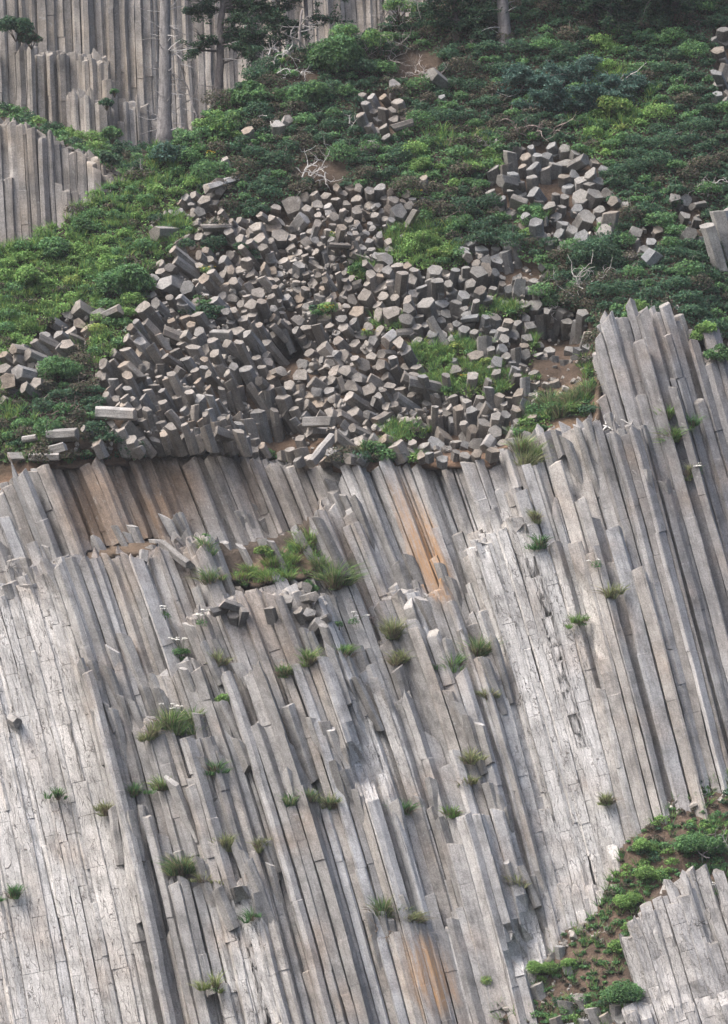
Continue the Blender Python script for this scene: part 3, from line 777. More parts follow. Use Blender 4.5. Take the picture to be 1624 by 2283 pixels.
HERO += [(x_, y_, (-.3 + r0.normal(0, .12), .9, -.25), r0.uniform(.22, .4), r0.uniform(.7, 1.3), r0.uniform(.28, .42)) for x_, y_ in ((1262, 2235), (1290, 2222), (1318, 2248), (1345, 2262), (1372, 2240), (1238, 2268), (1300, 2272), (1330, 2285), (1270, 2285), (1210, 2290), (1360, 2288), (1385, 2270), (1262, 2150), (1248, 2110), (1305, 2035), (1195, 2195), (1165, 2215))]
CAVES = [(642, 782, 44, 40), (618, 966, 52, 34), (705, 990, 26, 18), (545, 840, 24, 16), (835, 912, 24, 16), (1248, 745, 50, 30), (965, 970, 26, 16), (550, 886, 24, 18)]
for (x, y, ax_, r, ln, g) in HERO:
    if ax_[1] > .4 and y < interp_line(TOP, x): ln = min(ln, max(.5, (interp_line(TOP, x) - 8 - y) / (PPM * ax_[1])))
    b, cp = block_tint(x, y)
    d = float(samp(surf, x, y)) - (.3 if abs(ax_[1]) > .73 or abs(ax_[0]) < .6 else .85)
    if ax_[1] < -.6 and y < 1100: d = float(samp(surf, x + 40, 985)) - 1.25
    if y < 600 and x < 1000 and samp(m_rub, x, y) < .5: d -= .45
    if y > 2000: d = float(samp(sheet, x, y + 20)) - .1
    if x > 1550 and ln > 2: d = float(samp(surf, x, y + ln * 40)) - .2
    make_block(x, y, d, ax_, r, ln, np.array([1, .97, .94]) * g * .8, cp * (1.15 if g > .3 else 1), r0, bev=.05)
    hero_xy.append((x, y, r * PPM, x - ax_[0] * ln * PPM, y + ax_[1] * ln * PPM))
# close-packed broken ends, one by one
pts = []; grid = {}
def spacing_at(x, y):
    s = 21.5 + 5 * noise2(np.array([x]), np.array([y]), 70, 55, 2)[0]
    s -= 6 * math.exp(-((x - 690) ** 2 / 90 ** 2 + (y - 600) ** 2 / 60 ** 2)) + 7 * math.exp(-((x - 790) ** 2 + (y - 540) ** 2) / 90 ** 2)
    if y < 560 and x > 1050: s += 4
    return s
cand = []
for _ in range(60000):
    x = r0.uniform(0, 1690); y = r0.uniform(40, 1030)
    if samp(m_rub, x, y) < .5: continue
    if samp(m_patch, x, y) > .5 and r0.random() < .93: continue
    if any(((x - cx) / rx) ** 2 + ((y - cy) / ry) ** 2 < 1 for cx, cy, rx, ry in CAVES): continue
    s = spacing_at(x, y) * (r0.uniform(.72, 1.1) if r0.random() < .85 else r0.uniform(1.15, 1.5))
    ok = True; gi, gj = int(x // 40), int(y // 40)
    for i in (gi - 1, gi, gi + 1):
        for j in (gj - 1, gj, gj + 1):
            for (qx, qy, qs) in grid.get((i, j), ()):
                if (qx - x) ** 2 + ((qy - y) * 1.12) ** 2 < (.5 * (s + qs)) ** 2: ok = False
    if not ok: continue
    for (hx, hy, hr, tx, ty) in hero_xy:
        t = np.clip(((x - hx) * (tx - hx) + (y - hy) * (ty - hy)) / ((tx - hx) ** 2 + (ty - hy) ** 2 + 1e-6), 0, .8)
        if (hx + t * (tx - hx) - x) ** 2 + (hy + t * (ty - hy) - y) ** 2 < (hr * .95) ** 2: ok = False; break
    if not ok: continue
    grid.setdefault((gi, gj), []).append((x, y, s)); pts.append((x, y, s))
for (x, y, s) in pts:
    a = axis_at(x, y)
    stand = a[1] > .52
    wild = r0.random() < (.07 if stand else .13)
    a = a + r0.normal(0, .7 if wild else .12 if stand else .17, 3); a[2] = min(a[2], -.12); a = a / np.linalg.norm(a)
    b, cp = block_tint(x, y)
    d = float(samp(surf, x, y))
    pro = r0.normal(.30, .42 if stand else .34) + .75 * noise2(np.array([x]), np.array([y]), 60, 61, 2)[0] + (.25 if wild else 0)
    standing = a[1] > .6
    ln = r0.uniform(1.6, 3.0) if not wild else r0.uniform(.7, 1.6)
    if a[1] > .25: ln = min(ln, max(.45, (interp_line(TOP, x) - 8 - y) / (PPM * a[1])))
    make_block(x, y, d - pro, a, s / PPM * r0.uniform(.64, .80), ln, b, cp, r0, bev=r0.uniform(.03, .08) + (.03 if y < 560 else 0))
# loose rubble: small angular stones on bare soil
GRAV = [[(600, 560), (720, 530), (780, 640), (640, 720), (560, 660)], [(700, 480), (860, 520), (860, 560), (700, 560)], [(1180, 860), (1260, 850), (1300, 930), (1200, 930)],
        [(110, 990), (330, 985), (330, 1006), (110, 1016)], [(800, 985), (1000, 1000), (1000, 1020), (800, 1020)], [(1190, 2060), (1330, 2000), (1330, 2090), (1230, 2140), (1190, 2130)], [(1080, 2170), (1250, 2130), (1300, 2240), (1100, 2283)],
        [(1400, 1830), (1624, 1700), (1624, 1780), (1480, 1830)], [(1180, 1990), (1390, 1900), (1380, 1990), (1200, 2110)], [(480, 1340), (700, 1310), (760, 1380), (700, 1360), (520, 1370)], [(1230, 800), (1320, 800), (1320, 860), (1200, 870)]]
m_grav = mask(GRAV, 0, 10)
for _ in range(17000):
    x = r0.uniform(60, 1660); y = r0.uniform(460, 2290)
    if (samp(m_grav, x, y) < .5 and not (samp(m_open, x, y) > .5 and r0.random() < .4)) or not (y < interp_line(TOP, x) or samp(m_gully, x, y) > .5 or samp(m_shelf, x, y) > .5): continue
    if r0.random() < .25: continue
    a = np.array([r0.normal(0, .6), r0.normal(.4, .5), -abs(r0.normal(.6, .3))]); a /= np.linalg.norm(a)
    g = r0.uniform(.16, .34); b = np.array([1, .93, .85]) * g
    r = .055 * math.exp(r0.normal(0, .55)) + .03
    make_block(x, y, float(samp(surf, x, y)) - r * .5, a, min(r, .26), min(r, .26) * r0.uniform(1.2, 2.6), b, b * 1.15, r0, bev=.2, sides=int(r0.choice([4, 5, 6])))
    ROCKS[-1]['kind'] = 'stone'

# broken stubs standing on the ledges of the face
def stub(x, y, off, ln, r, g, tone=(1, .97, .94)):
    sl = float(samp(slope_f, x, y))
    a = np.array([-sl, 1.0, -.06]) + r0.normal(0, .07, 3); a /= np.linalg.norm(a)
    if a[2] > 0: a[2] = -.02
    b = np.array(tone) * g
    make_block(x, y, float(samp(rp, x, y)) + LEAN * (H - y) / PPM - off, a, r, ln, b, b * 1.15, r0, bev=.04, tip=r0.normal(0, .5, 2) + np.array([0, -.3]))
    ROCKS[-1].update(kind='column', zone='cliff', ytop=y, crk=np.full(len(ROCKS[-1]['P']), .2))
for k in range(44):
    x = r0.uniform(385, 725); y = r0.uniform(1075, 1215) - 20 * (x > 640)
    stub(x, y, r0.uniform(.25, .8), r0.uniform(1.2, 3.0), r0.uniform(.2, .34), r0.uniform(.13, .26))
for ln_, h_, L_ in LEDGES:
    xs_ = np.arange(ln_[0][0] + 8, ln_[-1][0], 24)
    for x in xs_:
        if r0.random() < .22 or samp(m_white, x, interp_line(ln_, x)) > .6 or x < -20: continue
        y = interp_line(ln_, x) - r0.uniform(-6, 75)
        if samp(m_shelf, x, y + 20) > .5: continue
        stub(x + r0.normal(0, 6), y, r0.uniform(.2, .5), r0.uniform(1.2, 3.6), r0.uniform(.18, .32), r0.uniform(.2, .34))
# ---------------------------------------------------------------- plants
r0 = np.random.default_rng(33)
def unit(v): return v / (np.linalg.norm(v, axis=-1, keepdims=True) + 1e-9)

def leaf_quads(P, Nrm, L, Wd, up=None):
    """rhombic leaves at P facing Nrm"""
    n = len(P); Nrm = unit(Nrm)
    t = r0.normal(0, 1, (n, 3)); t = unit(t - (t * Nrm).sum(1, keepdims=True) * Nrm)
    s = np.cross(Nrm, t)
    L = np.broadcast_to(L, (n,))[:, None]; Wd = np.broadcast_to(Wd, (n,))[:, None]
    bend = Nrm * L * .12
    return np.stack([P - t * L * .5 - bend, P + s * Wd * .5, P + t * L * .5 - bend, P - s * Wd * .5], 1)

def dome(c, rad, n, size, cols, flat=.75, face=(0, -.5, .85), shell=(.6, 1.05), lw=.58):
    """a clump: leaves over the upper and outer shell of an ellipsoid"""
    d = unit(r0.normal(0, 1, (int(n * 1.7) + 4, 3)))
    fv = np.array(face) / np.linalg.norm(face)
    d = d[(d @ fv) > -.35][:n]
    n = len(d)
    rr = rad * r0.uniform(shell[0], shell[1], n)[:, None] * (1 + .2 * noise2(d[:, 0] * 3 + c[0], d[:, 2] * 3 + c[2], 1.0, 5, 1))[:, None]
    P = c + d * rr * np.array([1, 1, flat])
    Nn = d * .7 + r0.normal(0, .55, (n, 3)) + np.array([0, -.15, .45])
    s = size * r0.uniform(.65, 1.3, n)
    Q = leaf_quads(P, Nn, s, s * lw)
    cols = np.asarray(cols)
    k = r0.integers(0, len(cols), n)
    C = cols[k] * r0.uniform(.7, 1.3, (n, 1))
    return Q, C

DK = [(0.054, 0.118, 0.063), (0.042, 0.094, 0.055), (0.076, 0.147, 0.066), (0.054, 0.129, 0.078)]
MID = [(0.103, 0.217, 0.076), (0.081, 0.183, 0.076), (0.133, 0.253, 0.084), (0.112, 0.227, 0.106)]
LT = [(0.189, 0.336, 0.092), (0.158, 0.294, 0.085), (0.238, 0.362, 0.112), (0.139, 0.253, 0.081)]
YEL = [(0.286, 0.348, 0.092), (0.25, 0.319, 0.092), (0.197, 0.303, 0.092)]
BRN = [(0.119, 0.099, 0.071), (0.093, 0.084, 0.067), (0.145, 0.131, 0.092), (0.073, 0.068, 0.052), (0.051, 0.087, 0.04)]
BLU = [(0.084, 0.165, 0.137), (0.111, 0.204, 0.162), (0.065, 0.142, 0.114)]
PALETTE = dict(DK=DK, MID=MID, LT=LT, YEL=YEL, BRN=BRN, BLU=BLU)

VEG_ALL = (GYY < top_f - 4) & (m_rub < .5) & (GYY > interp_line(CREST, GXX) - 6)
veg = VEG_ALL.astype(float)
bare = np.zeros_like(GXX)
for cx, cy, rx, ry in [(690, 600, 90, 60), (1250, 830, 60, 70), (1255, 745, 70, 55), (200, 1000, 130, 14), (1290, 940, 60, 15), (720, 385, 60, 30), (930, 150, 60, 40), (680, 175, 30, 20), (1000, 1018, 140, 8)]:
    bare = np.maximum(bare, (((GXX - cx) / rx) ** 2 + ((GYY - cy) / ry) ** 2 + .4 * noise2(GXX, GYY, 30, 3) < 1))
veg = np.maximum(veg * (1 - bare), m_patch)
# how grassy / brown / light the cover is, by place
lightness = kernel_field([(0, 700, 1.0), (100, 620, .9), (200, 560, .8), (300, 540, .55), (60, 900, .5), (150, 860, .1), (240, 760, .8), (280, 640, .35), (400, 440, .6), (500, 400, .3), (600, 330, .25), (520, 500, .15), (480, 260, .45), (600, 240, .3),
    (760, 160, .2), (940, 545, .95), (1050, 840, .9), (1280, 900, .55), (950, 370, .45), (1050, 380, .5), (850, 330, .2), (1050, 200, .1), (1200, 250, .08), (1370, 240, .75), (1330, 250, .6), (1200, 150, .05), (1450, 350, .12),
    (1400, 550, .12), (1550, 500, .15), (1400, 660, .1), (1580, 650, .2), (1180, 480, .4), (1000, 500, .25), (1450, 480, .3), (700, 250, .15), (880, 60, .3), (1500, 120, .1)], 46)
brown = kernel_field([(1150, 275, .8), (1050, 310, .55), (900, 320, .4), (720, 380, .95), (1000, 460, .7), (1280, 640, .75), (1200, 720, .6), (1350, 640, .5), (1500, 200, .4), (1350, 620, .3), (150, 900, .8), (100, 720, .35), (230, 680, .4),
    (500, 520, .45), (560, 440, .3), (0, 600, .0), (1000, 150, .4), (930, 150, .7), (1450, 560, .3), (1500, 60, .4), (1250, 160, .3), (600, 500, .3), (1560, 400, .55), (300, 430, .4), (400, 350, .1), (1400, 300, .05), (1200, 400, .1), (1050, 560, .2), (1600, 560, .1), (800, 300, .1), (480, 330, .2)], 42)
brown = np.clip(.72 * brown - .04 + .25 * noise2(GXX, GYY, 50, 88, 3), 0, 1)
lightness = np.clip(lightness + .22 * noise2(GXX, GYY, 45, 89, 3), 0, 1)

def facing(x, y): return np.array([0, -.55, .83])
MATS_Q = {'shrub': ([], []), 'grass': ([], []), 'twig': None}
twigmb = MB()
centers = []
gcell = {}
tries = 0
def try_center(x, y, r):
    gi, gj = int(x // 60), int(y // 60)
    for i in (gi - 1, gi, gi + 1):
        for j in (gj - 1, gj, gj + 1):
            for qx, qy, qr in gcell.get((i, j), ()):
                if (qx - x) ** 2 + ((qy - y) * 1.25) ** 2 < (.50 * (r + qr)) ** 2: return False
    gcell.setdefault((gi, gj), []).append((x, y, r)); return True

def blades(mb, x, y, depth, n, h, spread, cols, wid=.022, droop=.5, lean=(0, -.15)):
    """a tuft of bent grass blades rooted at one spot"""
    root = at(x, y, depth)
    a = r0.uniform(0, 2 * math.pi, n); q = np.sqrt(r0.random(n))
    out = np.c_[np.cos(a) * r0.uniform(.6, 1.5), np.sin(a), np.zeros(n)] * q[:, None] + np.array([r0.normal(0, .22), 0, 0])
    hh = 1.5 * h * r0.uniform(.5, 1.15, n)[:, None]; spread = spread * 1.35; wid = wid * .8
    b0 = root + out * spread * .35 * np.array([1, .6, 1])
    dirn = unit(out * .7 + np.array([lean[0], lean[1] - .05, 1.1]) + r0.normal(0, .22, (n, 3)))
    p1 = b0 + dirn * hh * .5
    p2 = b0 + dirn * hh * .85 + (out + np.array([0, -.3, 0])) * hh * droop * .25 - np.array([0, 0, 1]) * hh * droop * .15
    side = unit(np.cross(dirn, r0.normal(0, 1, (n, 3))))
    w = wid * r0.uniform(.7, 1.3, n)[:, None]
    c = np.asarray(cols)[r0.integers(0, len(cols), n)] * r0.uniform(.7, 1.3, (n, 1))
    mb.addq(np.stack([b0 - side * w, b0 + side * w, p1 + side * w * .8, p1 - side * w * .8], 1), c)
    mb.addq(np.stack([p1 - side * w * .8, p1 + side * w * .8, p2 + side * w * .12, p2 - side * w * .12], 1), c)

grassmb = MB()
for _ in range(16000):
    x = r0.uniform(-240, 1860); y = r0.uniform(-160, 1030)
    if samp(veg, x, y) < .5: continue
    li = float(samp(lightness, x, y)); br = float(samp(brown, x, y))
    r = (15 + 28 * r0.random() ** 1.8) if li < .5 else (9 + 20 * r0.random() ** 1.6)
    if samp(m_patch, x, y) > .5: r *= .6
    if not try_center(x, y, r): continue
    d = float(samp(surf, x, y)); rm = r / PPM
    c = at(x, y, d) + np.array([0, -.30, .18]) * rm
    n = int(300 * (rm / .5) ** 2) + 50
    if r0.random() < br * .85:
        cols = BRN; n = int(n * .7)
    elif li > .62: cols = LT if r0.random() < .6 else (MID if r0.random() < .7 else YEL)
    elif li > .34: cols = MID if r0.random() < .65 else (LT if r0.random() < .5 else DK)
    else: cols = DK if r0.random() < .75 else MID
    Q, C = dome(c, rm * 1.05, n, (.135 if li < .6 else .125), cols, flat=r0.uniform(.48, .72))
    C = C * r0.uniform(.85, 1.15)
    k = 'grass' if li > .55 else 'shrub'
    MATS_Q[k][0].append(Q); MATS_Q[k][1].append(C)
    if li > .45:
        for _k in range(3):
            blades(grassmb, x + r0.normal(0, r * .4), y + r0.normal(0, r * .4), d - .1, 22, r0.uniform(.25, .45), .3, LT + YEL[:2] + MID, wid=.018)
    elif r0.random() < .4 + br * .5:
        for _k in range(4):
            p = c + unit(r0.normal(0, 1, 3) + np.array([0, -.6, .8])) * rm * .55
            dv_ = unit(r0.normal(0, 1, 3) + np.array([0, -.2, .5]))
            q = [p + dv_ * t * .38 * rm * 2 + r0.normal(0, .03, 3) for t in (0, .35, .7, 1)]
            twigmb.tube(q, [.016, .013, .010, .005], np.array([.20, .175, .16]) * r0.uniform(.5, 1.2), 3)

# the leafy carpet between the clumps
n_ = 210000
xc = r0.uniform(-240, 1860, n_); yc = r0.uniform(-160, 1030, n_)
k_ = samp(veg, xc, yc) > .5
xc, yc = xc[k_], yc[k_]
lic = samp(lightness, xc, yc) + r0.normal(0, .08, len(xc)); brc = samp(brown, xc, yc)
Pc = at(xc, yc, samp(surf, xc, yc) - .06 - .22 * r0.random(len(xc)) + .1 * noise2(xc, yc, 18, 44, 2))
Cc = np.where((lic > .62)[:, None], np.array(LT)[r0.integers(0, 4, len(xc))], np.where((lic > .3)[:, None], np.array(MID)[r0.integers(0, 4, len(xc))], np.array(DK)[r0.integers(0, 4, len(xc))]))
Cc = np.where((r0.random(len(xc)) < brc * .75)[:, None], np.array(BRN)[r0.integers(0, 5, len(xc))], Cc) * r0.uniform(.7, 1.3, (len(xc), 1))
MATS_Q['shrub'][0].append(leaf_quads(Pc, r0.normal(0, .55, (len(xc), 3)) + np.array([0, -.6, .7]), .17 * r0.uniform(.6, 1.3, len(xc)), .10)); MATS_Q['shrub'][1].append(Cc)
# herbs on the ledges of the face
for _ in range(520):
    x = r0.uniform(340, 760); y = r0.uniform(1180, 1640)
    if samp(m_shelf, x, y) < .5 or y < 1215 and x < 360: continue
    d = float(samp(surf, x, y))
    Q, C = dome(at(x, y, d), .22, 60, .10, LT + MID if r0.random() < .8 else BRN, flat=.7)
    MATS_Q['grass'][0].append(Q); MATS_Q['grass'][1].append(C)
    blades(grassmb, x, y, d - .05, 18, r0.uniform(.25, .5), .25, LT + MID + YEL[:1], wid=.016)
# gully and ledge cover low on the face
GV = [[(1400, 1880), (1470, 1810), (1500, 1830), (1480, 1900), (1400, 1910)], [(1530, 1850), (1624, 1770), (1700, 1740), (1700, 1890), (1600, 1930), (1540, 1930)], [(1370, 1960), (1460, 1900), (1500, 1930), (1420, 2010), (1375, 2070), (1360, 2010)],
      [(1430, 2050), (1395, 2060), (1350, 2110), (1400, 2110)], [(1180, 2180), (1260, 2140), (1290, 2160), (1200, 2200)], [(1300, 2210), (1420, 2190), (1400, 2260), (1310, 2260)], [(1200, 2250), (1320, 2210), (1300, 2290), (1190, 2290)], [(1600, 1980), (1640, 1960), (1640, 2060), (1600, 2040)]]
m_gv = mask(GV, 0, 14)
for _ in range(3600):
    x = r0.uniform(1040, 1700); y = r0.uniform(1720, 2300)
    inside = samp(m_gv, x, y) > .5
    if samp(m_gully, x, y) < .5: continue
    if samp(in_out.astype(float), x, y) > .4: continue
    if not inside and r0.random() < .6: continue
    r = r0.uniform(6, 16) if inside else r0.uniform(4, 9)
    if inside and r0.random() < .3: continue
    if not try_center(x, y, r): continue
    d = float(samp(sheet, x, y)); rm = r / PPM
    bb = r0.random()
    cols = MID if bb < .5 else LT if bb < .7 else BRN if bb < .85 else DK
    if not inside and bb > .5: cols = BRN
    Q, C = dome(at(x, y, d) + np.array([0, -.3, .1]) * rm, rm * 1.1, int(230 * (rm / .4) ** 2) + 40, .105, cols, flat=.6)
    MATS_Q['grass'][0].append(Q); MATS_Q['grass'][1].append(C)
    if r0.random() < .5: blades(grassmb, x, y, d - .05, 16, .35, .25, LT + MID, wid=.016)
# the planted shelf between the two rear cliffs, and the little shelves of the farthest one
for _ in range(1500):
    x = r0.uniform(-200, 345); y = r0.uniform(170, 420)
    lo = interp_line(NTOP[:-1] + [(345, 420)], x) ; up = interp_line([(-200, 170), (0, 238), (60, 255), (150, 285), (230, 305), (300, 325), (345, 335)], x)
    if not (up < y < lo - 2): continue
    if not try_center(x, y, 17): continue
    t = (lo - y) / max(lo - up, 1); d = 36.5 + t * 11
    cols = DK if r0.random() < .45 else MID if r0.random() < .6 else BRN if r0.random() < .5 else LT
    Q, C = dome(at(x, y, d), .55, 260, .16, cols, flat=.7)
    MATS_Q['shrub'][0].append(Q); MATS_Q['shrub'][1].append(C)

def stuff_mesh(name, qs, cs, mat, label, cat):
    Q = np.concatenate(qs); C = np.concatenate(cs)
    n = len(Q)
    me = new_mesh(name, Q.reshape(-1, 3), np.arange(4 * n), np.full(n, 4), {'Col': np.repeat(C, 4, 0)}, mat)
    o = link(name, me); tag(o, label, cat, kind='stuff'); print(name, n); return o
stuff_mesh('shrub_cover', *MATS_Q['shrub'], M_LEAF, 'dark green low shrub mat covering the slope above the broken columns', 'shrubs')
stuff_mesh('meadow_cover', *MATS_Q['grass'], M_LEAF, 'bright green herbs and grass growing on the grassy slope and in the gully', 'ground cover')
o = grassmb.build('grass', M_GRASS); tag(o, 'thin grass blades growing among the herbs on the grassy slope', 'grass', kind='stuff')
o = twigmb.build('dead_twigs', M_WOOD); tag(o, 'fine dead twigs sticking out of the low shrub mat', 'twigs', kind='stuff')

LAND = []       # things other labels can point at: (x, y, words)
def empty(name, loc):
    o = bpy.data.objects.new(name, None); COL.objects.link(o); o.location = loc; o.empty_display_size = .2; return o

def bush(x, y, r, cols, label, name='bush', depth=None, flat=.8, size=.085, lobes=7, land=None, cat='bush', group=None, dens=1.0):
    d = float(samp(surf, x, y)) if depth is None else depth
    rm = r / PPM
    base = at(x, y + r * .5, d)
    root = empty(name, base); tag(root, label, cat, group)
    mb = MB(); st = MB()
    c0 = at(x, y, d - rm * .45)
    for k in range(lobes):
        a = unit(r0.normal(0, 1, 3) * np.array([1, .7, .7]) + np.array([0, -.2, .15])); 
        c = c0 + a * rm * .62 * np.array([1, .8, flat])
        Q, C = dome(c, rm * r0.uniform(.42, .62), int(240 * dens * (rm / .7) ** 2 * (.1 / size)) + 40, size * 1.25, cols, flat=.8)
        mb.addq(Q, C * r0.uniform(.75, 1.25))
        st.tube([base + np.array([0, .1, -.1]), (base + c) / 2 + r0.normal(0, .05, 3), c], [.03, .022, .012], (.13, .10, .08), 4)
    mb.build('foliage', M_LEAF, root); st.build('stem', M_WOOD, root)
    if land: LAND.append((x, y, land))
    return root

bush(278, 632, 62, MID, 'large rounded leafy bush beside the heap of blocks on the grassy slope', land='the large leafy bush', size=.13, lobes=12)
bush(250, 590, 34, LT, 'smaller bright leafy bush growing just above the large rounded bush', size=.12)
bush(1182, 480, 34, MID, 'round green bush enclosed by boulders under the high boulder cluster', land='the round boulder-ringed bush', dens=1.3)
bush(940, 540, 42, LT, 'bright yellow-green herb clump in the middle of the broken blocks', land='the bright herb clump', flat=.6)
bush(985, 565, 32, LT + YEL, 'lower yellowish herb clump touching the bright clump among the blocks', flat=.5)
bush(800, 602, 24, MID, 'small green bush set in a hollow between the broken blocks', land='the block hollow bush')
bush(935, 368, 30, LT, 'fresh green leafy shrub above the standing boulder on the dark slope', land='the fresh green shrub')
bush(1048, 378, 28, LT, 'fresh green leafy shrub with a taller top beside the high boulder cluster')
bush(1110, 372, 22, LT, 'small fresh green shrub touching the edge of the high boulder cluster')
bush(1010, 505, 30, MID, 'green bush between the bright herb clump and the round boulder-ringed bush')
bush(1365, 240, 46, LT + YEL, 'pale yellow-green herb patch on the dark shrub slope below the spruce boughs', flat=.5, size=.11)
bush(1420, 690, 30, LT, 'bright little bush above the tops of the tall dark columns', land='the bright rim bush')
bush(1570, 745, 36, LT, 'leafy green bush hanging over the tops of the tall dark columns', land='the overhanging leafy bush')
bush(1600, 790, 30, MID, 'darker leafy bush below the bush that hangs over the columns')
bush(750, 130, 74, MID, 'broad leafy bush growing on the crest with bare stems above it', land='the broad crest bush', size=.14, lobes=13)
bush(690, 215, 50, MID, 'dark leafy bush below the broad crest bush', size=.13, lobes=9)
bush(560, 215, 52, MID, 'leafy bush on the crest in front of the rear cliff', size=.13, lobes=9)
bush(500, 275, 48, MID + LT, 'leafy bush on the crest edge beside the bare spruce trunk', size=.12, lobes=8)
bush(375, 345, 46, DK + BLU, 'dark low spruce bush at the foot of the bare spruce trunk', name='spruce_bush', size=.12, lobes=9, land='the low spruce bush')
bush(250, 345, 36, DK, 'dark bush on the shelf between the two rear cliffs', depth=37, size=.13)
bush(250, 300, 30, MID, 'green bush at the far end of the shelf between the rear cliffs', depth=42, size=.13)
bush(35, 62, 52, DK, 'dark bush growing on a high shelf of the rear cliff', depth=47.4, size=.14, lobes=8, flat=.5)
bush(70, 88, 34, BRN + DK, 'brownish bush on the high shelf beside the dark bush of the rear cliff', depth=47.2, size=.13, flat=.5)
bush(238, 230, 22, DK, 'small dark bush on a step halfway up the rear cliff', depth=46.6, size=.12, flat=.5)
bush(255, 205, 14, MID, 'tiny green bush clinging to a step of the rear cliff', depth=46.6, size=.10, flat=.5)
bush(120, 560, 40, MID, 'leafy bush on the skyline of the grassy slope below the near rear cliff', size=.11, lobes=8)
bush(60, 620, 40, LT, 'bright leafy bush at the outer end of the grassy slope', size=.11, lobes=8)
bush(190, 500, 36, MID, 'leafy bush on the crest under the sloping end of the near rear cliff', size=.11, lobes=8)
bush(130, 830, 56, MID, 'spreading green juniper mound among the scattered blocks of the outer slope', flat=.45, lobes=10, land='the spreading juniper mound', size=.08)
bush(1330, 570, 60, DK, 'dark green shrub mound beside the highest tall columns', flat=.5, lobes=10)
bush(1560, 1890, 52, MID, 'bright green shrub mat in the gully corner beside the outcrop', flat=.4, lobes=10, size=.07, land='the gully corner shrub mat')
bush(1440, 1890, 32, LT, 'mossy green cushion at the head of the gully below the shattered columns', flat=.4, size=.06)
bush(1400, 2010, 34, LT, 'mossy green cushion halfway down the gully', flat=.45, size=.06, land='the halfway moss cushion')
bush(1455, 1950, 34, LT, 'bright moss ribbon in the gully just above the outcrop', flat=.5, size=.06)
bush(1385, 2110, 26, LT, 'small moss cushion at the edge of the outcrop', flat=.5, size=.06)
bush(1090, 2190, 30, LT + YEL, 'bright yellow-green moss cushion hanging from the column feet low in the gully', flat=.6, size=.05, dens=2, land='the hanging moss cushion')
bush(1130, 2180, 18, LT, 'small moss cushion beside the hanging moss cushion', flat=.6, size=.05, dens=2)
bush(1210, 2160, 34, LT, 'long moss cushion on the gully bank above the hanging moss cushion', flat=.45, size=.05, dens=2)
bush(1270, 2150, 20, LT, 'small moss cushion at the upper end of the long moss cushion', flat=.5, size=.05, dens=2)
bush(1390, 2220, 44, MID, 'leafy green patch at the bottom of the gully beside the outcrop', flat=.45, size=.07, lobes=9)
bush(404, 1462, 24, MID, 'dark green leafy plant in a crevice under white flower heads', size=.07, lobes=6)
bush(505, 1560, 22, LT, 'light green leafy plant on the step under the short dark columns', size=.08, land='the light green plant')
bush(690, 1310, 22, MID, 'small leafy bush at the end of the grassy ledge', size=.06)
bush(460, 1200, 13, MID, 'tiny leafy plant under the brown recess of columns', size=.07)
bush(750, 1400, 20, MID, 'small bush beside the end of the row of short dark columns', size=.06)
bush(590, 1232, 22, YEL + LT, 'yellow-green fern at the top of the grassy ledge', name='fern', size=.10, flat=.6, cat='fern', land='the yellow-green fern')

def tuft(x, y, n, h, cols, label, land=None, spread=.35, wid=.022, droop=.7, depth=None, dead=.45, name='grass_tuft', lean=(0, -.25), group=None):
    d = (float(samp(surf, x, y)) if depth is None else depth) - .1
    root = empty(name, at(x, y, d)); tag(root, label, 'grass tuft', group)
    mb = MB()
    for k in range(4):
        f = (1.0, .7, .5, .4)[k]
        blades(mb, x + (0 if k == 0 else r0.normal(0, 9 + 14 * spread)), y + (0 if k == 0 else r0.normal(2, 6)), d - (0 if k == 0 else .05), int(n * f * .8) + 6, h * f * r0.uniform(.85, 1.2), spread * r0.uniform(.6, 1.2), cols, wid, droop, lean)
    mb.build('blades', M_GRASS, root)
    if r0.random() < .55:
        lm = MB(); Q, C = dome(at(x + r0.normal(0, 6), y + 3, d), .2, 70, .075, MID + LT, flat=.6); lm.addq(Q, C); lm.build('leaves', M_LEAF, root)
    if dead:
        mb = MB(); blades(mb, x, y + 4, d - .03, int(n * dead) + 4, h * .8, spread * 1.1, [(.22, .18, .12), (.17, .13, .10), (.26, .22, .15)], wid * .8, 1.3, lean); mb.build('dead_blades', M_GRASS, root)
    if land: LAND.append((x, y, land))
OL = [(.31, .34, .17), (.25, .30, .14), (.36, .36, .21), (.21, .26, .12)]; GR = LT + MID + OL
tuft(408, 1950, 330, .95, OL + MID, 'biggest bushy grass tuft, dark at its root, low on the cliff face', 'the biggest bushy tuft', .55, .02, .6, dead=.3)
tuft(502, 1890, 150, .6, OL, 'medium grass tuft on a broken column top above the biggest bushy tuft', 'the medium grass tuft', .5)
tuft(580, 1892, 90, .5, OL, 'olive grass tuft by itself in a crevice beside the medium tuft', None, .25)
tuft(455, 1965, 60, .4, OL, 'little grass tuft touching the side of the biggest bushy tuft', None, .3)
tuft(745, 1310, 260, 1.1, GR, 'tall drooping grass tuft at the end of the grassy ledge', 'the tall drooping tuft', .5, .02, .9)
tuft(715, 1270, 120, .7, GR, 'shorter grass tuft just above the tall drooping tuft', None, .4)
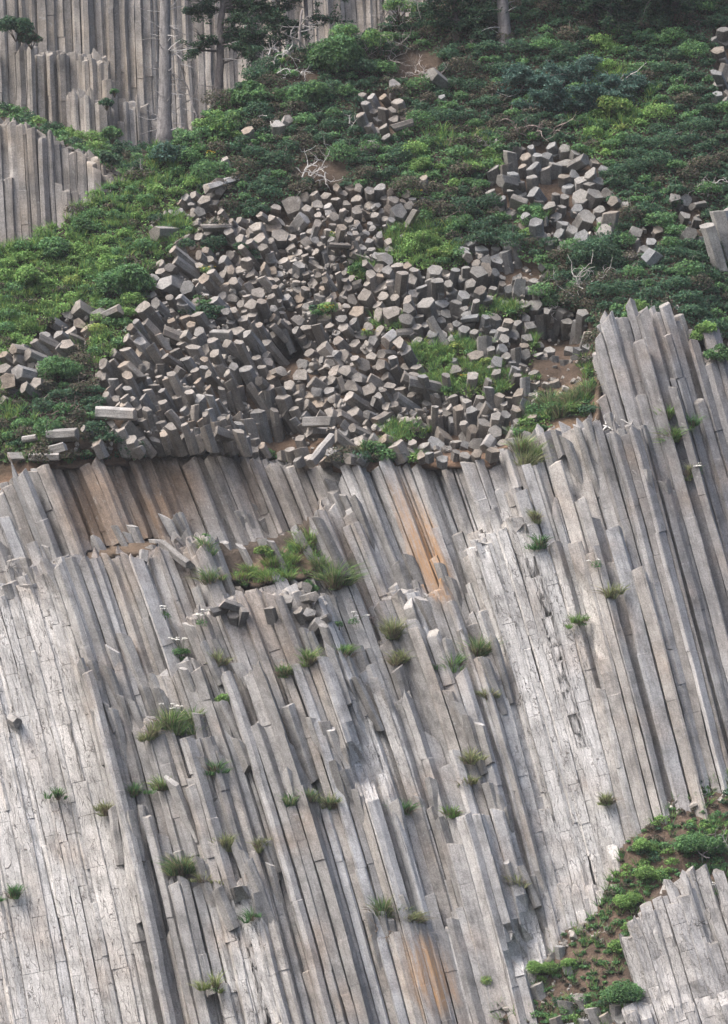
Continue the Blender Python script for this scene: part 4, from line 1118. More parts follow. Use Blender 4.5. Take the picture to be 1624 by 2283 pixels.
for k, (x, y, n, h) in enumerate([(560, 1275, 70, .45), (610, 1262, 80, .5), (655, 1255, 70, .5), (530, 1290, 60, .4), (592, 1296, 80, .4), (640, 1288, 70, .4), (672, 1228, 70, .6), (692, 1208, 60, .7)]):
    tuft(x, y, n, h, LT + YEL, ['bright grass tuft at the near end of the grassy ledge below the niche', 'bright grass tuft directly below the yellow-green fern', 'bright tall grass tuft beside the yellow-green fern', 'lowest grass tuft at the near end of the grassy ledge', 'low wide grass tuft in the middle of the grassy ledge',
         'low grass tuft over the tumbled blocks of the ledge', 'dark tall grass tuft in the corner under the dark niche', 'upper grass tuft in the corner under the dark niche'][k], None, .5, .02, group='grass tufts on the ledge below the niche')
tuft(380, 1625, 330, .8, GR + OL, 'wide shaggy grass clump with white flowers on the broad step', 'the shaggy flowering clump', .9, .02, .7)
tuft(430, 1612, 160, .6, GR, 'leafy grass clump beside the wide shaggy flowering clump', None, .6)
tuft(340, 1640, 120, .5, OL, 'low grass clump at the outer side of the wide shaggy flowering clump', None, .4)
tuft(470, 1300, 120, .8, GR, 'loose grass tuft between thin columns beside the grassy ledge', None, .5)
tuft(460, 1230, 70, .7, GR, 'thin grass tuft in a crack under the brown recess', None, .4)
tuft(487, 1482, 90, .6, OL, 'olive grass tuft beside the broad split column', None, .4)
tuft(690, 1480, 100, .6, OL + LT, 'grass tuft at the foot of the short dark columns', 'the short columns tuft', .4)
tuft(635, 1505, 140, .4, OL + MID, 'flat grass clump along the ledge under the short dark columns', None, .7)
tuft(760, 1462, 120, .45, LT + MID, 'green grass clump on the ledge end under the small bush', None, .6)
tuft(875, 1420, 140, .8, OL, 'tall dry grass tuft beside the long pale columns', 'the tall dry tuft', .45, dead=.6)
tuft(885, 1480, 90, .6, OL, 'grass tuft in the crevice under the tall dry tuft', None, .3)
tuft(1010, 1490, 120, .6, LT + MID, 'bright grass tuft on the column tops in the middle of the cliff', 'the bright middle tuft', .5)
tuft(1065, 1465, 220, .9, OL + MID, 'tall olive grass tuft leaning out beside the white cracked face', 'the tall olive tuft', .45)
tuft(1090, 1560, 90, .6, OL, 'thin dry grass hanging below the tall olive tuft', None, .3, dead=.7)
tuft(690, 1785, 150, .5, OL + MID, 'long low grass clump on a row of column tops', 'the long low clump', .9)
tuft(650, 1790, 90, .4, MID, 'small leafy grass clump at one end of the long low clump', None, .4)
tuft(735, 1800, 80, .6, OL, 'dry grass hanging from the end of the long low clump', None, .3, dead=.8)
tuft(480, 1717, 90, .4, MID, 'grass clump on a high column top under the broad step', None, .5)
tuft(365, 1760, 100, .5, OL + LT, 'grass tuft in a crevice under the wide shaggy flowering clump', None, .4)
tuft(300, 1770, 100, .45, MID, 'leafy grass tuft beside the long cracked white face', None, .5)
tuft(235, 1815, 100, .6, OL, 'dark matted grass tuft in the crack of the white face', 'the dark matted tuft', .3, dead=.8)
tuft(130, 1780, 60, .55, MID, 'spiky green grass tuft alone on the pale cracked face', 'the spiky lone tuft', .25)
tuft(480, 2205, 70, .7, OL + YEL, 'slender yellowish grass tuft low on the pale block face', 'the slender yellowish tuft', .2)
tuft(855, 2040, 220, .8, OL + MID, 'large spreading grass tuft above the orange stained hollow', 'the wide spreading tuft', .7)
tuft(910, 2060, 160, .7, OL, 'straggling dry grass tuft hanging over the orange stained hollow', None, .6, droop=1.2, dead=.8)
tuft(900, 1810, 120, .5, MID, 'leafy grass clump on a step above the slanting fallen column', None, .6)
tuft(1005, 1815, 90, .4, LT, 'bright green clump on broad column tops', 'the bright low clump', .5)
tuft(1040, 1750, 80, .5, OL, 'grass tuft at the foot of a long column in the middle', None, .35)
tuft(1050, 1700, 70, .6, OL, 'dry grass strip along a long column in the middle', None, .3, dead=.7)
tuft(1155, 1975, 80, .5, OL, 'grass curling over a short pair of columns', 'the curling grass', .5)
tuft(1355, 1790, 80, .5, OL, 'dry grass tuft under the shattered columns', None, .4, dead=.7)
for x, y, lb in [(1225, 905, 'dark grass clump on the earthy ledge beside the tall columns'), (1275, 900, 'broad green grass clump filling the earthy ledge'), (1310, 880, 'upper grass clump of the earthy ledge against the first tall column'), (1250, 925, 'low grass clump at the rim of the earthy ledge')]:
    tuft(x, y, 150, .7, MID + OL, lb, None, .7, group='grass clumps on the earthy ledge')
tuft(1160, 1010, 160, .9, LT + OL, 'tall light grass tuft hanging down a gap between column tops', 'the tall light tuft', .5)
tuft(1165, 1045, 120, .8, OL, 'lower grass tuft hanging in the gap between column tops', None, .4)
tuft(1500, 985, 120, .9, LT, 'hanging bright grass on the tall dark columns', 'the hanging bright grass', .2, droop=1.3)
tuft(1490, 935, 70, .6, LT, 'upper strand of bright grass on the tall dark columns', None, .2)
tuft(1545, 950, 50, .5, MID, 'small grass tuft between the tall dark columns', None, .2)
tuft(1545, 1060, 80, .5, OL, 'brownish grass tuft near the white flower on the tall columns', None, .3, dead=.8)
tuft(1205, 1215, 90, .5, MID, 'leafy tuft in the crack beside the white cracked face', 'the leafy crack tuft', .4)
tuft(1195, 1160, 90, .5, OL, 'dark dry tuft in the crack above the leafy tuft', None, .3, dead=.8)
tuft(1290, 1390, 60, .5, LT, 'single green tuft on the pale face beside the long dark columns', None, .2)
tuft(1360, 1330, 60, .7, OL, 'grass strand between long columns', None, .15)
tuft(560, 2050, 40, .45, MID, 'small dark green tuft beside reddish splinters low on the cliff', None, .2)
tuft(30, 2000, 90, .6, MID, 'dark tuft at the outer edge of the pale cracked face', None, .3)
tuft(870, 990, 100, .5, LT, 'grass tuft at the cliff rim beside the slanting fallen column', None, .5)
tuft(820, 1000, 90, .4, MID + OL, 'low grass tuft on the cliff rim by the leaning block', None, .6)

def flowers(x, y, n, h, label, land=None, cols=MID, petal=(.8, .8, .76), r=.10, name='flowering_plant', depth=None, sp=.45):
    d = (float(samp(surf, x, y)) if depth is None else depth) - .25
    root = empty(name, at(x, y, d)); tag(root, label, 'flower')
    lv = MB(); st = MB()
    b = at(x, y, d)
    Q, C = dome(b + np.array([0, -.05, .1]), .28, 130, .08, cols); lv.addq(Q, C)
    heads = []
    for k in range(n):
        tip = b + np.array([r0.normal(0, sp * .5), -.25 - r0.random() * .2, h * r0.uniform(.6, 1.1)])
        st.tube([b + r0.normal(0, .04, 3), (b + tip) / 2 + r0.normal(0, .04, 3), tip], [.012, .010, .008], (.08, .13, .05), 3)
        heads.append(tip)
    lv.build('leaves', M_LEAF, root); st.build('stem', M_GRASS, root)
    for tip in heads:
        hm = MB(); m = 16
        a = r0.uniform(0, 6.28, m); q = np.sqrt(r0.random(m)) * r * r0.uniform(.8, 1.2)
        P = tip + np.c_[np.cos(a) * q, np.sin(a) * q, .02 - q * .25 + r0.normal(0, .006, m)]
        hm.addq(leaf_quads(P, np.c_[r0.normal(0, .3, m), r0.normal(-.5, .3, m), np.ones(m)], r * .7, r * .6), np.array(petal) * np.ones((m, 3)) * r0.uniform(.85, 1.05, (m, 1)))
        hm.build('flower_head', M_PETAL, root)
    if land: LAND.append((x, y, land))
flowers(404, 1458, 8, .75, 'white umbel flowers above the dark leafy plant in the crevice', 'the white flowers in the crevice')
flowers(368, 1378, 4, .5, 'few white flower heads between thin columns under the brown recess', 'the few white heads')
flowers(388, 1600, 7, .6, 'white flowers standing in the wide shaggy grass clump')
flowers(450, 1395, 5, .6, 'white flower heads beside the tumbled blocks on the grassy ledge')
flowers(788, 1392, 4, .55, 'white flower heads near the end of the short dark columns', 'the small white heads')
flowers(1555, 1058, 5, .45, 'white flower cluster alone on the tall dark columns', 'the lone white flower cluster', r=.085)
flowers(1600, 1995, 6, .45, 'white flower cluster in the green patch above the outcrop', r=.085)
flowers(1330, 1265, 2, .3, 'tiny pale flowers in a crack of the long columns')
for x, y, lb in [(300, 745, 'yellow flowers beside a silvery herb at the edge of the blocks'), (460, 608, 'yellow flowers in front of a dark cave-like gap between blocks'), (735, 695, 'yellow flowers on the small grass patch amid the blocks'), (818, 748, 'tiny yellow flowers on broken blocks above the dark overhang'),
                 (1035, 850, 'yellow flowers in the grassy patch beside the dark lying block'), (928, 436, 'orange flowers on top of the upper row of blocks'), (745, 530, 'yellow herb among the pale tan blocks'), (470, 352, 'yellow flowers beside the pale pointed rock on the slope')]:
    flowers(x, y, 7, .22, lb, None, LT, (.62, .47, .05), .05, 'yellow_flower', sp=.5)
flowers(285, 742, 6, .15, 'silvery pale herb cushion at the edge of the blocks', None, [(.28, .34, .27), (.22, .30, .22), (.33, .38, .32)], (.4, .45, .38), .04, 'silver_herb', sp=.4)
# ---------------------------------------------------------------- dead wood and trees
GREYW = (.34, .325, .315)
def wander(p, d, L, n, wob, grav=0):
    P = [np.array(p, float)]; d = np.array(d, float)
    for k in range(n):
        d = unit(d + r0.normal(0, wob, 3) + np.array([0, 0, grav])); P.append(P[-1] + d * L / n)
    return np.array(P), d

def dead_shrub(x, y, n, L, label, name='dead_branches', col=GREYW, r=.035, bias=(0, -.3, .5), depth=None, land=None, flat=1.0, sub=3):
    d = (float(samp(surf, x, y)) if depth is None else depth) - .3
    root = empty(name, at(x, y, d)); tag(root, label, 'dead branches')
    b = at(x, y, d)
    big = MB(); tw = MB()
    for k in range(n):
        dirn = unit(r0.normal(0, 1, 3) * np.array([1.2, .6, flat]) + np.array(bias))
        LL = L * r0.uniform(.5, 1.15)
        P, dd = wander(b + r0.normal(0, 1, 3) * np.array([.32, .15, .14]) * L, dirn, LL, 8, .4)
        c = np.array(col) * r0.uniform(.6, 1.3)
        big.tube(P, np.linspace(r, r * .25, len(P)) * r0.uniform(.6, 1.2), c, 4)
        for q in range(sub):
            i = r0.integers(2, len(P) - 1)
            P2, _ = wander(P[i], unit(r0.normal(0, .8, 3) + dirn * .8), LL * r0.uniform(.2, .5), 4, .4)
            tw.tube(P2, np.linspace(r * .4, r * .12, len(P2)), c, 3)
    big.build('branch', M_WOOD, root); tw.build('twig', M_WOOD, root)
    if land: LAND.append((x, y, land))
dead_shrub(712, 392, 15, 1.5, 'silver dead branch tangle above the upper row of pale blocks', land='the silver dead tangle', col=(.42, .41, .40))
dead_shrub(1185, 296, 22, 1.6, 'brown dead twig tangle crowning the high boulder cluster', col=(.23, .19, .175), land='the brown twig tangle', flat=.5)
dead_shrub(1105, 322, 9, .8, 'grey dead twigs at the side of the high boulder cluster', col=(.3, .28, .26))
dead_shrub(1300, 640, 16, 1.7, 'pale dead branches lying on the shrubs beside the upper blocks', land='the pale dead branches', col=(.4, .39, .37), flat=.35)
dead_shrub(1235, 685, 9, 1.1, 'short bleached dead branch reaching out under the shrubs', col=(.45, .44, .43), flat=.4)
dead_shrub(1350, 945, 8, .95, 'bleached dead root curled on the ledge before the tall columns', land='the bleached curled root', col=(.5, .49, .47), r=.045)
dead_shrub(1590, 1905, 12, 1.4, 'dark tangled dead roots at the top of the outcrop', col=(.22, .205, .20), land='the tangled dark roots', flat=.4)
dead_shrub(1560, 2060, 7, .7, 'small black dead twigs lying on the pale outcrop', col=(.10, .095, .09), r=.02, depth=-2.3, flat=.5)
dead_shrub(655, 165, 12, 1.5, 'white dead root plate under the thin grey trunk on the crest', col=(.46, .45, .44), land='the white root plate')
dead_shrub(650, 120, 5, 1.6, 'bleached broken snag standing beside the thin grey trunk', col=(.46, .45, .44), bias=(0, -.1, 2.5), r=.05)
dead_shrub(300, 385, 7, 1.2, 'grey dead branches at the foot of the near rear cliff', col=(.3, .29, .28), land='the grey dead branches')
dead_shrub(790, 285, 3, 1.2, 'single bare white stick standing on the shrub slope', col=(.5, .49, .47), bias=(0, 0, 3), r=.03)
dead_shrub(610, 270, 4, .8, 'short white stick beside pale rocks near the crest', col=(.5, .49, .47))
dead_shrub(940, 165, 14, 1.2, 'scattered pale dead branches on the bare patch of the crest', col=(.36, .33, .31), flat=.4)
dead_shrub(1030, 480, 12, 1.3, 'thin brown dead stems on the shrubs between the two block heaps', col=(.2, .165, .15), flat=.3, r=.025)
dead_shrub(1585, 430, 12, 1.2, 'pale dead stems on the shrubs above the far columns', col=(.36, .34, .33), flat=.5)
dead_shrub(150, 915, 16, 1.1, 'dark brown dead root mat hanging over the fallen blocks at the rim', col=(.13, .10, .09), flat=.35, land='the dark root mat')
dead_shrub(1490, 700, 6, .7, 'white twisted twigs between the tall columns and the overhanging bush', col=(.46, .45, .43))
dead_shrub(870, 2085, 8, .8, 'dry brown roots hanging into the orange stained hollow', col=(.2, .15, .11), bias=(0, -.3, -.8), r=.018)
dead_shrub(830, 1375, 16, .9, 'fine pinkish dead stems beside the tall dry tuft', col=(.3, .235, .215), r=.014, sub=4)
dead_shrub(1330, 2085, 8, .7, 'thin bleached roots on the gully soil', col=(.34, .31, .29), r=.018, flat=.4)
dead_shrub(1450, 2085, 5, .5, 'short pale roots at the edge of the outcrop', col=(.4, .38, .36), r=.018, flat=.4, depth=-.6)
dead_shrub(10, 1275, 8, .8, 'dark bare twigs at the outer edge above the pale cracked face', col=(.13, .12, .115), r=.02)

def needles(mb, P, n, spread, size, cols, flat=.4):
    """sprays of needles along a branch line"""
    i = r0.random(n) * (len(P) - 1.001); k = i.astype(int); f = (i - k)[:, None]
    c = P[k] * (1 - f) + P[k + 1] * f + r0.normal(0, 1, (n, 3)) * spread * np.array([1, 1, flat])
    Nn = r0.normal(0, .6, (n, 3)) + np.array([0, -.3, .8])
    C = np.asarray(cols)[r0.integers(0, len(cols), n)] * r0.uniform(.6, 1.35, (n, 1))
    mb.addq(leaf_quads(c, Nn, 1.3 * size * r0.uniform(.7, 1.4, n), size * .55), C)

def tree(x, y, depth, top, r, label, name, boughs, col=(.20, .185, .18), stubs=0, lean=(0, 0), land=None, wob=.06, cat='tree'):
    """trunk from survey foot (x,y) up to (top), with boughs (height share, direction, length, needles, droop)"""
    root = empty(name, at(x, y, depth)); tag(root, label, cat)
    a = at(x, y + 8, depth); b = at(top[0], top[1], depth)
    n = 14; t = np.linspace(0, 1, n)[:, None]
    P = a + (b - a) * t + np.cumsum(r0.normal(0, wob * .35, (n, 3)), 0) * np.array([1, 1, 0])
    tr = MB(); rr = r * (1 - .5 * t[:, 0]); rr[0] *= 1.5; rr[1] *= 1.12
    tr.tube(P, rr, col, 9); tr.build('trunk', M_WOOD, root, smooth=True)
    H_ = np.linalg.norm(b - a)
    for (hs, dr, L, nn, droop, cols) in boughs:
        i = min(hs, .999) * (n - 1); k = int(i); p = P[k] + (P[min(k + 1, n - 1)] - P[k]) * (i - k)
        bm = MB(); fm = MB()
        Q, dd = wander(p, dr, L, 8, .12, -droop * .1)
        bm.tube(Q, np.linspace(min(r * .32, .08), .012, len(Q)), np.array(col) * r0.uniform(.8, 1.3), 5)
        if nn: needles(fm, Q[2:], nn // 3, .16, .16, cols)
        for q in range(7 if nn else 4):
            k2 = r0.integers(1, len(Q) - 1)
            side = unit(np.array(dr) + r0.normal(0, .75, 3))
            Q2, _ = wander(Q[k2], side, L * r0.uniform(.2, .5), 5, .2, -droop * .12)
            bm.tube(Q2, np.linspace(.028, .007, len(Q2)), np.array(col) * r0.uniform(.8, 1.4), 3)
            if nn: needles(fm, Q2, nn // 8, .13, .15, cols)
        ob = bm.build('bough', M_WOOD, root)
        if nn:
            fo = fm.build('needles', M_LEAF, root)
    if stubs:
        sm = MB()
        for q in range(stubs):
            i = r0.uniform(.08, .98) * (n - 1); k = int(i); p = P[k] + (P[min(k + 1, n - 1)] - P[k]) * (i - k)
            dr = unit(np.array([r0.choice([-1, 1]) * r0.uniform(.6, 1), r0.normal(-.2, .5), r0.normal(.0, .25)]))
            Q, _ = wander(p, dr, r0.uniform(.5, 1.9), 5, .18, .03)
            sm.tube(Q, np.linspace(.036, .008, len(Q)), np.array([.36, .35, .345]) * r0.uniform(.6, 1.3), 3)
            if r0.random() < .5:
                Q2, _ = wander(Q[2], unit(dr + r0.normal(0, .6, 3)), .5, 4, .2); sm.tube(Q2, np.linspace(.014, .005, len(Q2)), (.28, .27, .265), 3)
        sm.build('dead_twigs', M_WOOD, root)
    if land: LAND.append((x, (y + max(top[1], 0)) / 2, land))
    return root

DN = DK + [(.020, .050, .026), (.028, .065, .03)]
tree(368, 330, 28, (372, -190), .40, 'tall bare grey spruce trunk with short dead twigs before the rear cliff', 'spruce_tree', [(.9, (.9, -.3, .2), 2.2, 160, .4, DN)], (.185, .178, .178), 80, land='the tall bare spruce trunk')
up = []
for k in range(22):
    s = r0.choice([-1, 1, 1, 1]); up.append((r0.uniform(.45, .95), (s * r0.uniform(.5, 1), r0.normal(-.2, .4), r0.uniform(-.1, .25)), r0.uniform(1.6, 3.6), 800, .2, DN))
up += [(.62, (1, -.2, .12), 2.6, 200, .1, DN), (.55, (1, -.3, .05), 2.2, 120, .0, DN), (.5, (-.9, -.2, .35), 1.9, 0, -.2, DN), (.35, (.8, -.3, .5), 1.4, 0, -.2, DN), (.45, (-.8, -.3, .2), 2.4, 0, .1, DN)]
tree(484, 250, 30, (492, -60), .27, 'crooked dark pine with bare lower limbs and a spreading needle crown', 'pine_tree', up, (.15, .135, .13), 10, land='the crooked dark pine', wob=.16)
up = [(r0.uniform(.25, .8), (r0.choice([-1, 1]) * r0.uniform(.4, 1), r0.normal(-.2, .4), r0.uniform(-.3, .3)), r0.uniform(1.4, 2.8), 500, .3, DN) for k in range(14)]
tree(690, 135, 29.5, (670, -140), .14, 'thin grey trunk with a dark crown above the white root plate', 'slender_spruce', up, (.19, .17, .165), 8, land='the thin grey trunk')
tree(664, 172, 25.6, (670, 20), .12, 'slim leaning dead trunk rising from the white root plate', 'dead_tree', [], (.22, .20, .195), 8, wob=.1)
tree(440, 260, 28, (398, 120), .05, 'small dead sapling with thin crooked twigs beside the pine', 'dead_sapling', [(.3, (.6, -.2, .8), 1.3, 0, 0, DN), (.5, (-.7, -.2, .7), 1.2, 0, 0, DN), (.7, (.5, 0, .8), .9, 0, 0, DN)], (.22, .205, .20), 8, wob=.15)
up = [(r0.uniform(.30, 1), (s * r0.uniform(.6, 1), r0.normal(-.5, .4), r0.uniform(-.3, .15)), r0.uniform(2.2, 4.5), 520, .35, DN) for s in [-1, 1, 1, 1, -1, 1, 1, -1, 1, 1, -1, 1, 1, 1]]
tree(1128, 122, 25.8, (1098, -330), .36, 'stout grey spruce trunk with low drooping boughs at the top of the slope', 'old_spruce', up, (.175, .165, .165), 34, land='the stout spruce trunk')
up = []
for k in range(40):
    sg = r0.choice([-1, 1])
    up.append((r0.uniform(.10, .36), (sg * r0.uniform(.1, 1), -.5 + r0.normal(0, .3), r0.uniform(-.25, .1)), r0.uniform(2.4, 4.8), 700, .22, DN + [(.018, .04, .024)]))
for k in range(16):
    up.append((r0.uniform(.04, .3), (r0.choice([-1, 1]) * r0.uniform(.3, 1), -.6, r0.uniform(-.2, .1)), r0.uniform(2.4, 4.5), 0, .1, DN))
tree(1395, 110, 27.5, (1385, -480), .45, 'big dark spruce with long shaded boughs sweeping over the slope', 'dark_spruce', up, (.13, .115, .115), 14, land='the big dark spruce')
up = [(r0.uniform(.2, 1), (r0.choice([-1, 1]) * r0.uniform(.4, 1), r0.normal(-.3, .3), r0.uniform(-.2, .3)), r0.uniform(1.4, 2.6), 420, .3, DN + MID[:2]) for k in range(22)]
tree(1500, 110, 27.2, (1510, -160), .22, 'lighter green conifer beside the big dark spruce at the slope top', 'green_conifer', up, (.15, .13, .125), 10)
up = [(r0.uniform(.1, 1), (r0.choice([-1, 1]) * r0.uniform(.5, 1), r0.normal(-.4, .3), r0.uniform(-.1, .25)), r0.uniform(1.2, 2.2), 420, .25, DN) for k in range(18)]
tree(1020, 125, 26.0, (1010, -120), .2, 'bushy low conifer beside the stout spruce trunk', 'bushy_conifer', up, (.15, .13, .125), 6)
for k, (x, y, tx, ty, lb) in enumerate([(1150, 205, 1185, 158, 'low blue-green spruce sapling nearest the stout trunk'), (1250, 185, 1290, 130, 'tallest blue-green spruce sapling under the dark boughs'), (1300, 240, 1345, 195, 'middle blue-green spruce sapling lying low on the mat'),
                                        (1370, 215, 1400, 165, 'outer blue-green spruce sapling beside the pale herb patch'), (1190, 235, 1215, 205, 'smallest blue-green spruce sapling below the others')]):
    d = float(samp(surf, x, y)) - .3
    bs = [(r0.uniform(.1, 1), (r0.choice([-1, 1]) * r0.uniform(.6, 1), r0.normal(-.4, .3), r0.uniform(-.05, .2)), r0.uniform(.7, 1.5), 240, .2, BLU) for q in range(12)]
    tree(x, y, d, (tx, ty), .06, lb, 'spruce_sapling', bs, (.17, .15, .145), 3)
# leafless stems rising from the crest bush
for k, (x, y, lb) in enumerate([(760, 120, 'bare multi-stemmed shrub rising from the broad crest bush'), (835, 130, 'bare spreading shrub on the crest nearest the bare patch'), (880, 60, 'thin leafless shrub at the very top of the crest')]):
    dead_shrub(x, y, 16, 2.6, lb, 'bare_shrub', (.27, .25, .235), .028, (.15, -.1, 1.3), sub=5)
    bush(x + 10, y - 40, 40, LT + MID, ['sparse young leaves around the bare multi-stemmed shrub', 'sparse young leaves around the bare spreading shrub', 'sparse young leaves at the top of the crest'][k], 'leafy_shrub', depth=float(samp(surf, x, y)) - .5, size=.10, dens=.35)
# ---------------------------------------------------------------- the ground sheet
def soil_colour(x, y):
    c = np.tile(np.array([.055, .046, .034]), (len(x), 1))
    def put(m, col, k=1.0):
        q = np.clip(m, 0, 1)[:, None] * k
        return c * (1 - q) + np.array(col) * q
    c = put(samp(blur(m_rub, 16), x, y), (.105, .076, .057))
    c = put(samp(blur(bare, 14), x, y), (.10, .074, .057))
    rimm = np.exp(-np.clip(interp_line(TOP, x) - y, 0, 999) / 22.) * (x < 1330)
    c = put(rimm, (.25, .165, .115))
    c = put(samp(blur((GYY > top_f + 18).astype(float), 8), x, y), (.11, .09, .075))
    c = put(samp(blur(m_shelf, 8), x, y), (.20, .145, .10), .8)
    c = put(samp(blur(m_gully, 8), x, y), (.15, .11, .085))
    c = put(samp(blur(in_out * m_gully, 8), x, y), (.12, .105, .095))
    return c
nx, ny = len(gx), len(gy)
sheet = sheet + .05 * noise2(GXX, GYY, 16, 90, 2)
Vg = at(GXX.ravel(), GYY.ravel(), sheet.ravel())
idx = np.arange(nx * ny).reshape(ny, nx)
q = np.stack([idx[:-1, :-1], idx[1:, :-1], idx[1:, 1:], idx[:-1, 1:]], -1).reshape(-1, 4)
crest_ok = (GYY > interp_line(CREST, GXX) - 8).ravel()
q = q[crest_ok[q].all(1)]
Cg = soil_colour(GXX.ravel(), GYY.ravel())
# the hollow behind the crest, down to the foot of the rear cliffs
cx = np.arange(-560, 1100, 20.0); tt = np.linspace(0, 1, 9)
VX, VT = np.meshgrid(cx, tt)
c0 = interp_line(CREST, VX)
VY = c0 + 6 + VT * 46; VD = samp(tf, VX, c0) + (48 - samp(tf, VX, c0)) * VT
Vv = at(VX.ravel(), VY.ravel(), VD.ravel())
i2 = np.arange(VX.size).reshape(VX.shape) + len(Vg)
q2 = np.stack([i2[:-1, :-1], i2[:-1, 1:], i2[1:, 1:], i2[1:, :-1]], -1).reshape(-1, 4)
me = new_mesh('hillside', np.r_[Vg, Vv], np.r_[q, q2].ravel(), np.full(len(q) + len(q2), 4), {'Col': np.r_[Cg, np.tile([.07, .06, .045], (len(Vv), 1))]}, M_SOIL, True)
tag(link('hillside', me), 'brown earthen hillside carrying the cliff columns, the blocks and the plants', kind='structure')
# the shelf between the two rear cliffs
sx_ = np.arange(-560, 361, 20.0); st_ = np.linspace(0, 1, 6)
SX, ST = np.meshgrid(sx_, st_)
lo = interp_line(NTOP[:-1] + [(345, 420)], SX); upl = interp_line([(-200, 170), (0, 238), (60, 255), (150, 285), (230, 305), (300, 325), (345, 335)], SX)
Vs = at(SX.ravel(), (lo + (upl - lo) * ST + 3).ravel(), (36.6 + 12 * ST + .2 * noise2(SX, ST * 200, 40, 91, 2)).ravel())
i3 = np.arange(SX.size).reshape(SX.shape)
q3 = np.stack([i3[:-1, :-1], i3[:-1, 1:], i3[1:, 1:], i3[1:, :-1]], -1).reshape(-1, 4)
me = new_mesh('rock_shelf', Vs, q3.ravel(), np.full(len(q3), 4), {'Col': np.tile([.10, .08, .062], (len(Vs), 1))}, M_SOIL, True)
tag(link('rock_shelf', me), 'sloping earthen shelf between the two rear cliffs', kind='structure')
# ---------------------------------------------------------------- rocks become objects
def cast_counts():
    """how much of the picture each rock shows, by rays from the camera"""
    vs = []; fs = []; owner = []; n = 0
    for i, r in enumerate(ROCKS):
        vs.append(r['P'])
        for f in r['F']: fs.append([k + n for k in f]); owner.append(i)
        n += len(r['P'])
    vs.append(Vg)
    for f in q.tolist(): fs.append([k + n for k in f]); owner.append(-1)
    bvh = BVHTree.FromPolygons(np.concatenate(vs).tolist(), fs)
    cnt = np.zeros(len(ROCKS)); sx = np.zeros(len(ROCKS)); sy = np.zeros(len(ROCKS))
    c = Vector(CAM)
    st = 6
    for py in np.arange(3, H, st):
        row = at(np.arange(3, W, st), np.full(len(np.arange(3, W, st)), py), 0.0)
        for k, p in enumerate(row):
            _, _, i, _ = bvh.ray_cast(c, Vector(p) - c)
            if i is not None and owner[i] >= 0:
                o = owner[i]; cnt[o] += 1; sx[o] += 3 + k * st; sy[o] += py
    return cnt, sx / np.maximum(cnt, 1), sy / np.maximum(cnt, 1)
CNT, SX_, SY_ = cast_counts()
LAND += [(255, 915, 'the long pale lying block'), (720, 1000, 'the slanting fallen column'), (955, 850, 'the dark lying block'), (510, 785, 'the diagonal leaning block'), (655, 470, 'the big pale boulder'), (1235, 385, 'the tall paired boulders'),
         (460, 405, 'the pale slanting slab'), (200, 695, 'the paired outer boulders'), (400, 620, 'the big rounded boulder pair'), (1130, 560, 'the upright block pair'), (600, 790, 'the dark cave'), (620, 960, 'the dark overhang'),
         (960, 1290, 'the orange columns'), (950, 2180, 'the orange stained hollow'), (250, 1235, 'the brown recess'), (800, 1950, 'the slanting fallen pillar'), (1400, 750, 'the rounded column top'), (1085, 960, 'the rim boulder'),
         (845, 250, 'the upper boulder nest'), (1530, 480, 'the far boulder group'), (1610, 150, 'the topmost boulder stack')]
LD = [(x, y, p) for x, y, p in LAND if 0 < x < W and 0 < y < H]
ORD = ['first', 'second', 'third', 'fourth', 'fifth', 'sixth', 'seventh', 'eighth', 'ninth', 'tenth', 'eleventh', 'twelfth', 'thirteenth', 'fourteenth', 'fifteenth', 'sixteenth', 'seventeenth', 'eighteenth', 'nineteenth', 'twentieth',
       'twenty-first', 'twenty-second', 'twenty-third', 'twenty-fourth', 'twenty-fifth', 'twenty-sixth', 'twenty-seventh', 'twenty-eighth', 'twenty-ninth', 'thirtieth']
def shade(r, x, y):
    lum = float(np.mean(r['C']))
    if r['kind'] == 'column' and samp(m_or, np.array([x]), np.array([y]))[0] > .4 and r['zone'] == 'cliff': return 'orange stained'
    if r['kind'] == 'column' and samp(m_brown, np.array([x]), np.array([y]))[0] > .4 and r['zone'] == 'cliff': return 'brown stained'
    if r['kind'] == 'column' and r['zone'] == 'cliff' and samp(m_white, np.array([x]), np.array([y]))[0] > .6: return 'cracked white'
    return 'pale' if lum > .315 else 'dark grey' if lum < .19 else 'grey'
def label_all(ids, noun):
    bk = {}
    for i in ids:
        x, y = SX_[i], SY_[i]; r = ROCKS[i]
        d = [math.hypot(lx - x, ly - y) for lx, ly, _ in LD]
        a = int(np.argmin(d)); ax_, ay_, ap = LD[a]
        best = None
        for b, (lx, ly, bp_) in enumerate(LD):
            dd = math.hypot(lx - ax_, ly - ay_)
            if b == a or dd < 60: continue
            ang = abs(math.atan2((lx - ax_) * (y - ay_) - (ly - ay_) * (x - ax_), (lx - ax_) * (x - ax_) + (ly - ay_) * (y - ay_)))
            sc = ang + dd / 900
            if best is None or sc < best[0]: best = (sc, b)
        bk.setdefault((a, best[1]), []).append((d[a], i))
    for (a, b), L in bk.items():
        L.sort()
        for k, (_, i) in enumerate(L):
            r = ROCKS[i]
            sz = ('long ' if r['ln'] > 420 else 'short ' if r['ln'] < 170 else '') if noun == 'column' else ('lying ' if r.get('lie') else '')
            for sz_ in (sz, ''):
                lb = f"{sz_}{shade(r, SX_[i], SY_[i])} {noun}, {ORD[min(k, 29)]} from {LD[a][2]} towards {LD[b][2]}"
                if len(lb.split()) <= 16: break
            r['label'] = lb
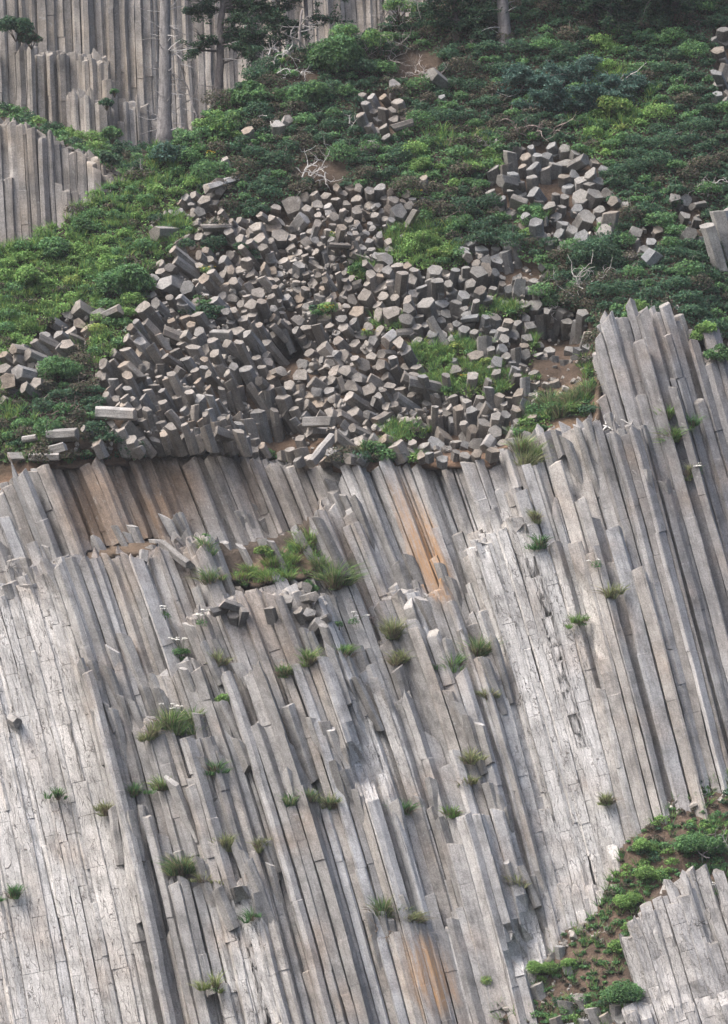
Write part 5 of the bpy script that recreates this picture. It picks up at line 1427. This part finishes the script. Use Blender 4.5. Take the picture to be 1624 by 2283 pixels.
def rock_object(rs, name, single):
    V = []; F = []; S = []; C = []; RC = []; K = []; n = 0
    for r in rs:
        V.append(r['P']); C.append(r['C']); RC.append(r['rc']); K.append(np.c_[r['crk'], r['rust']])
        for f in r['F']: F.extend([i + n for i in f]); S.append(len(f))
        n += len(r['P'])
    V = np.concatenate(V)
    loc = np.zeros(3)
    if single: loc = V[np.argsort(V[:, 2])[:8]].mean(0)
    me = new_mesh(name, V - loc, F, S, {'Col': np.concatenate(C), 'rc': np.concatenate(RC), 'crk': np.concatenate(K)[:, 0], 'rust': np.concatenate(K)[:, 1]}, M_ROCK)
    return link(name, me, loc=loc)
GROUPS = {'cliff': 'standing columns of the cliff face', 'far': 'columns of the rear cliffs', 'outcrop': 'columns of the gully outcrop', 'block': 'broken blocks heaped above the cliff'}
for kind, noun, name, cat, rest, restlabel in (
        ('column', 'column', 'basalt_column', 'rock column', 'column_mass', 'remaining smaller grey basalt columns filling the cliff faces between the larger ones'),
        ('block', 'block', 'basalt_block', 'rock block', 'block_rubble', 'remaining smaller broken basalt blocks of the heap above the cliff')):
    ids = [i for i, r in enumerate(ROCKS) if r['kind'] == kind]
    ids.sort(key=lambda i: -CNT[i])
    top = [i for i in ids[:300] if CNT[i] > 0]; low = ids[len(top):]
    label_all(top, noun)
    for i in top:
        o = rock_object([ROCKS[i]], name, True); tag(o, ROCKS[i]['label'], cat, GROUPS[ROCKS[i]['zone']], 'thing')
    if low: tag(rock_object([ROCKS[i] for i in low], rest, False), restlabel, cat, kind='stuff')
    print(kind, len(ids), 'seen', int((CNT[ids] > 0).sum()), 'smallest single', CNT[top[-1]])
st = [r for r in ROCKS if r['kind'] == 'stone']
tag(rock_object(st, 'loose_stones', False), 'loose small angular stones lying on the bare soil, the ledges and in the gully', 'gravel', kind='stuff')
# ---------------------------------------------------------------- sea air
def haze_box(density):
    bpy.context.view_layer.update()
    lo = np.array([1e9] * 3); hi = -lo
    for o in SC.objects:
        if o.type == 'MESH':
            for c in o.bound_box:
                p = np.array(o.matrix_world @ Vector(c)); lo = np.minimum(lo, p); hi = np.maximum(hi, p)
    lo = np.minimum(lo, CAM) - np.array([4, 4, 1]); hi = np.maximum(hi, CAM) + np.array([4, 4, 1.5])
    V = [(x, y, z) for x in (lo[0], hi[0]) for y in (lo[1], hi[1]) for z in (lo[2], hi[2])]
    F = [(0, 1, 3, 2), (4, 6, 7, 5), (0, 4, 5, 1), (2, 3, 7, 6), (0, 2, 6, 4), (1, 5, 7, 3)]
    m, nt, out = nodes_of('sea_haze')
    v = N(nt, 'ShaderNodeVolumePrincipled'); v.inputs['Color'].default_value = (.93, .96, 1, 1); v.inputs['Density'].default_value = density; v.inputs['Anisotropy'].default_value = .2
    nt.links.new(v.outputs[0], out.inputs['Volume'])
    me = new_mesh('haze', V, [i for f in F for i in f], [4] * 6, {}, m)
    tag(link('haze', me), 'thin pale sea haze filling the air before the cliff', 'haze', kind='stuff')
haze_box(.00016)
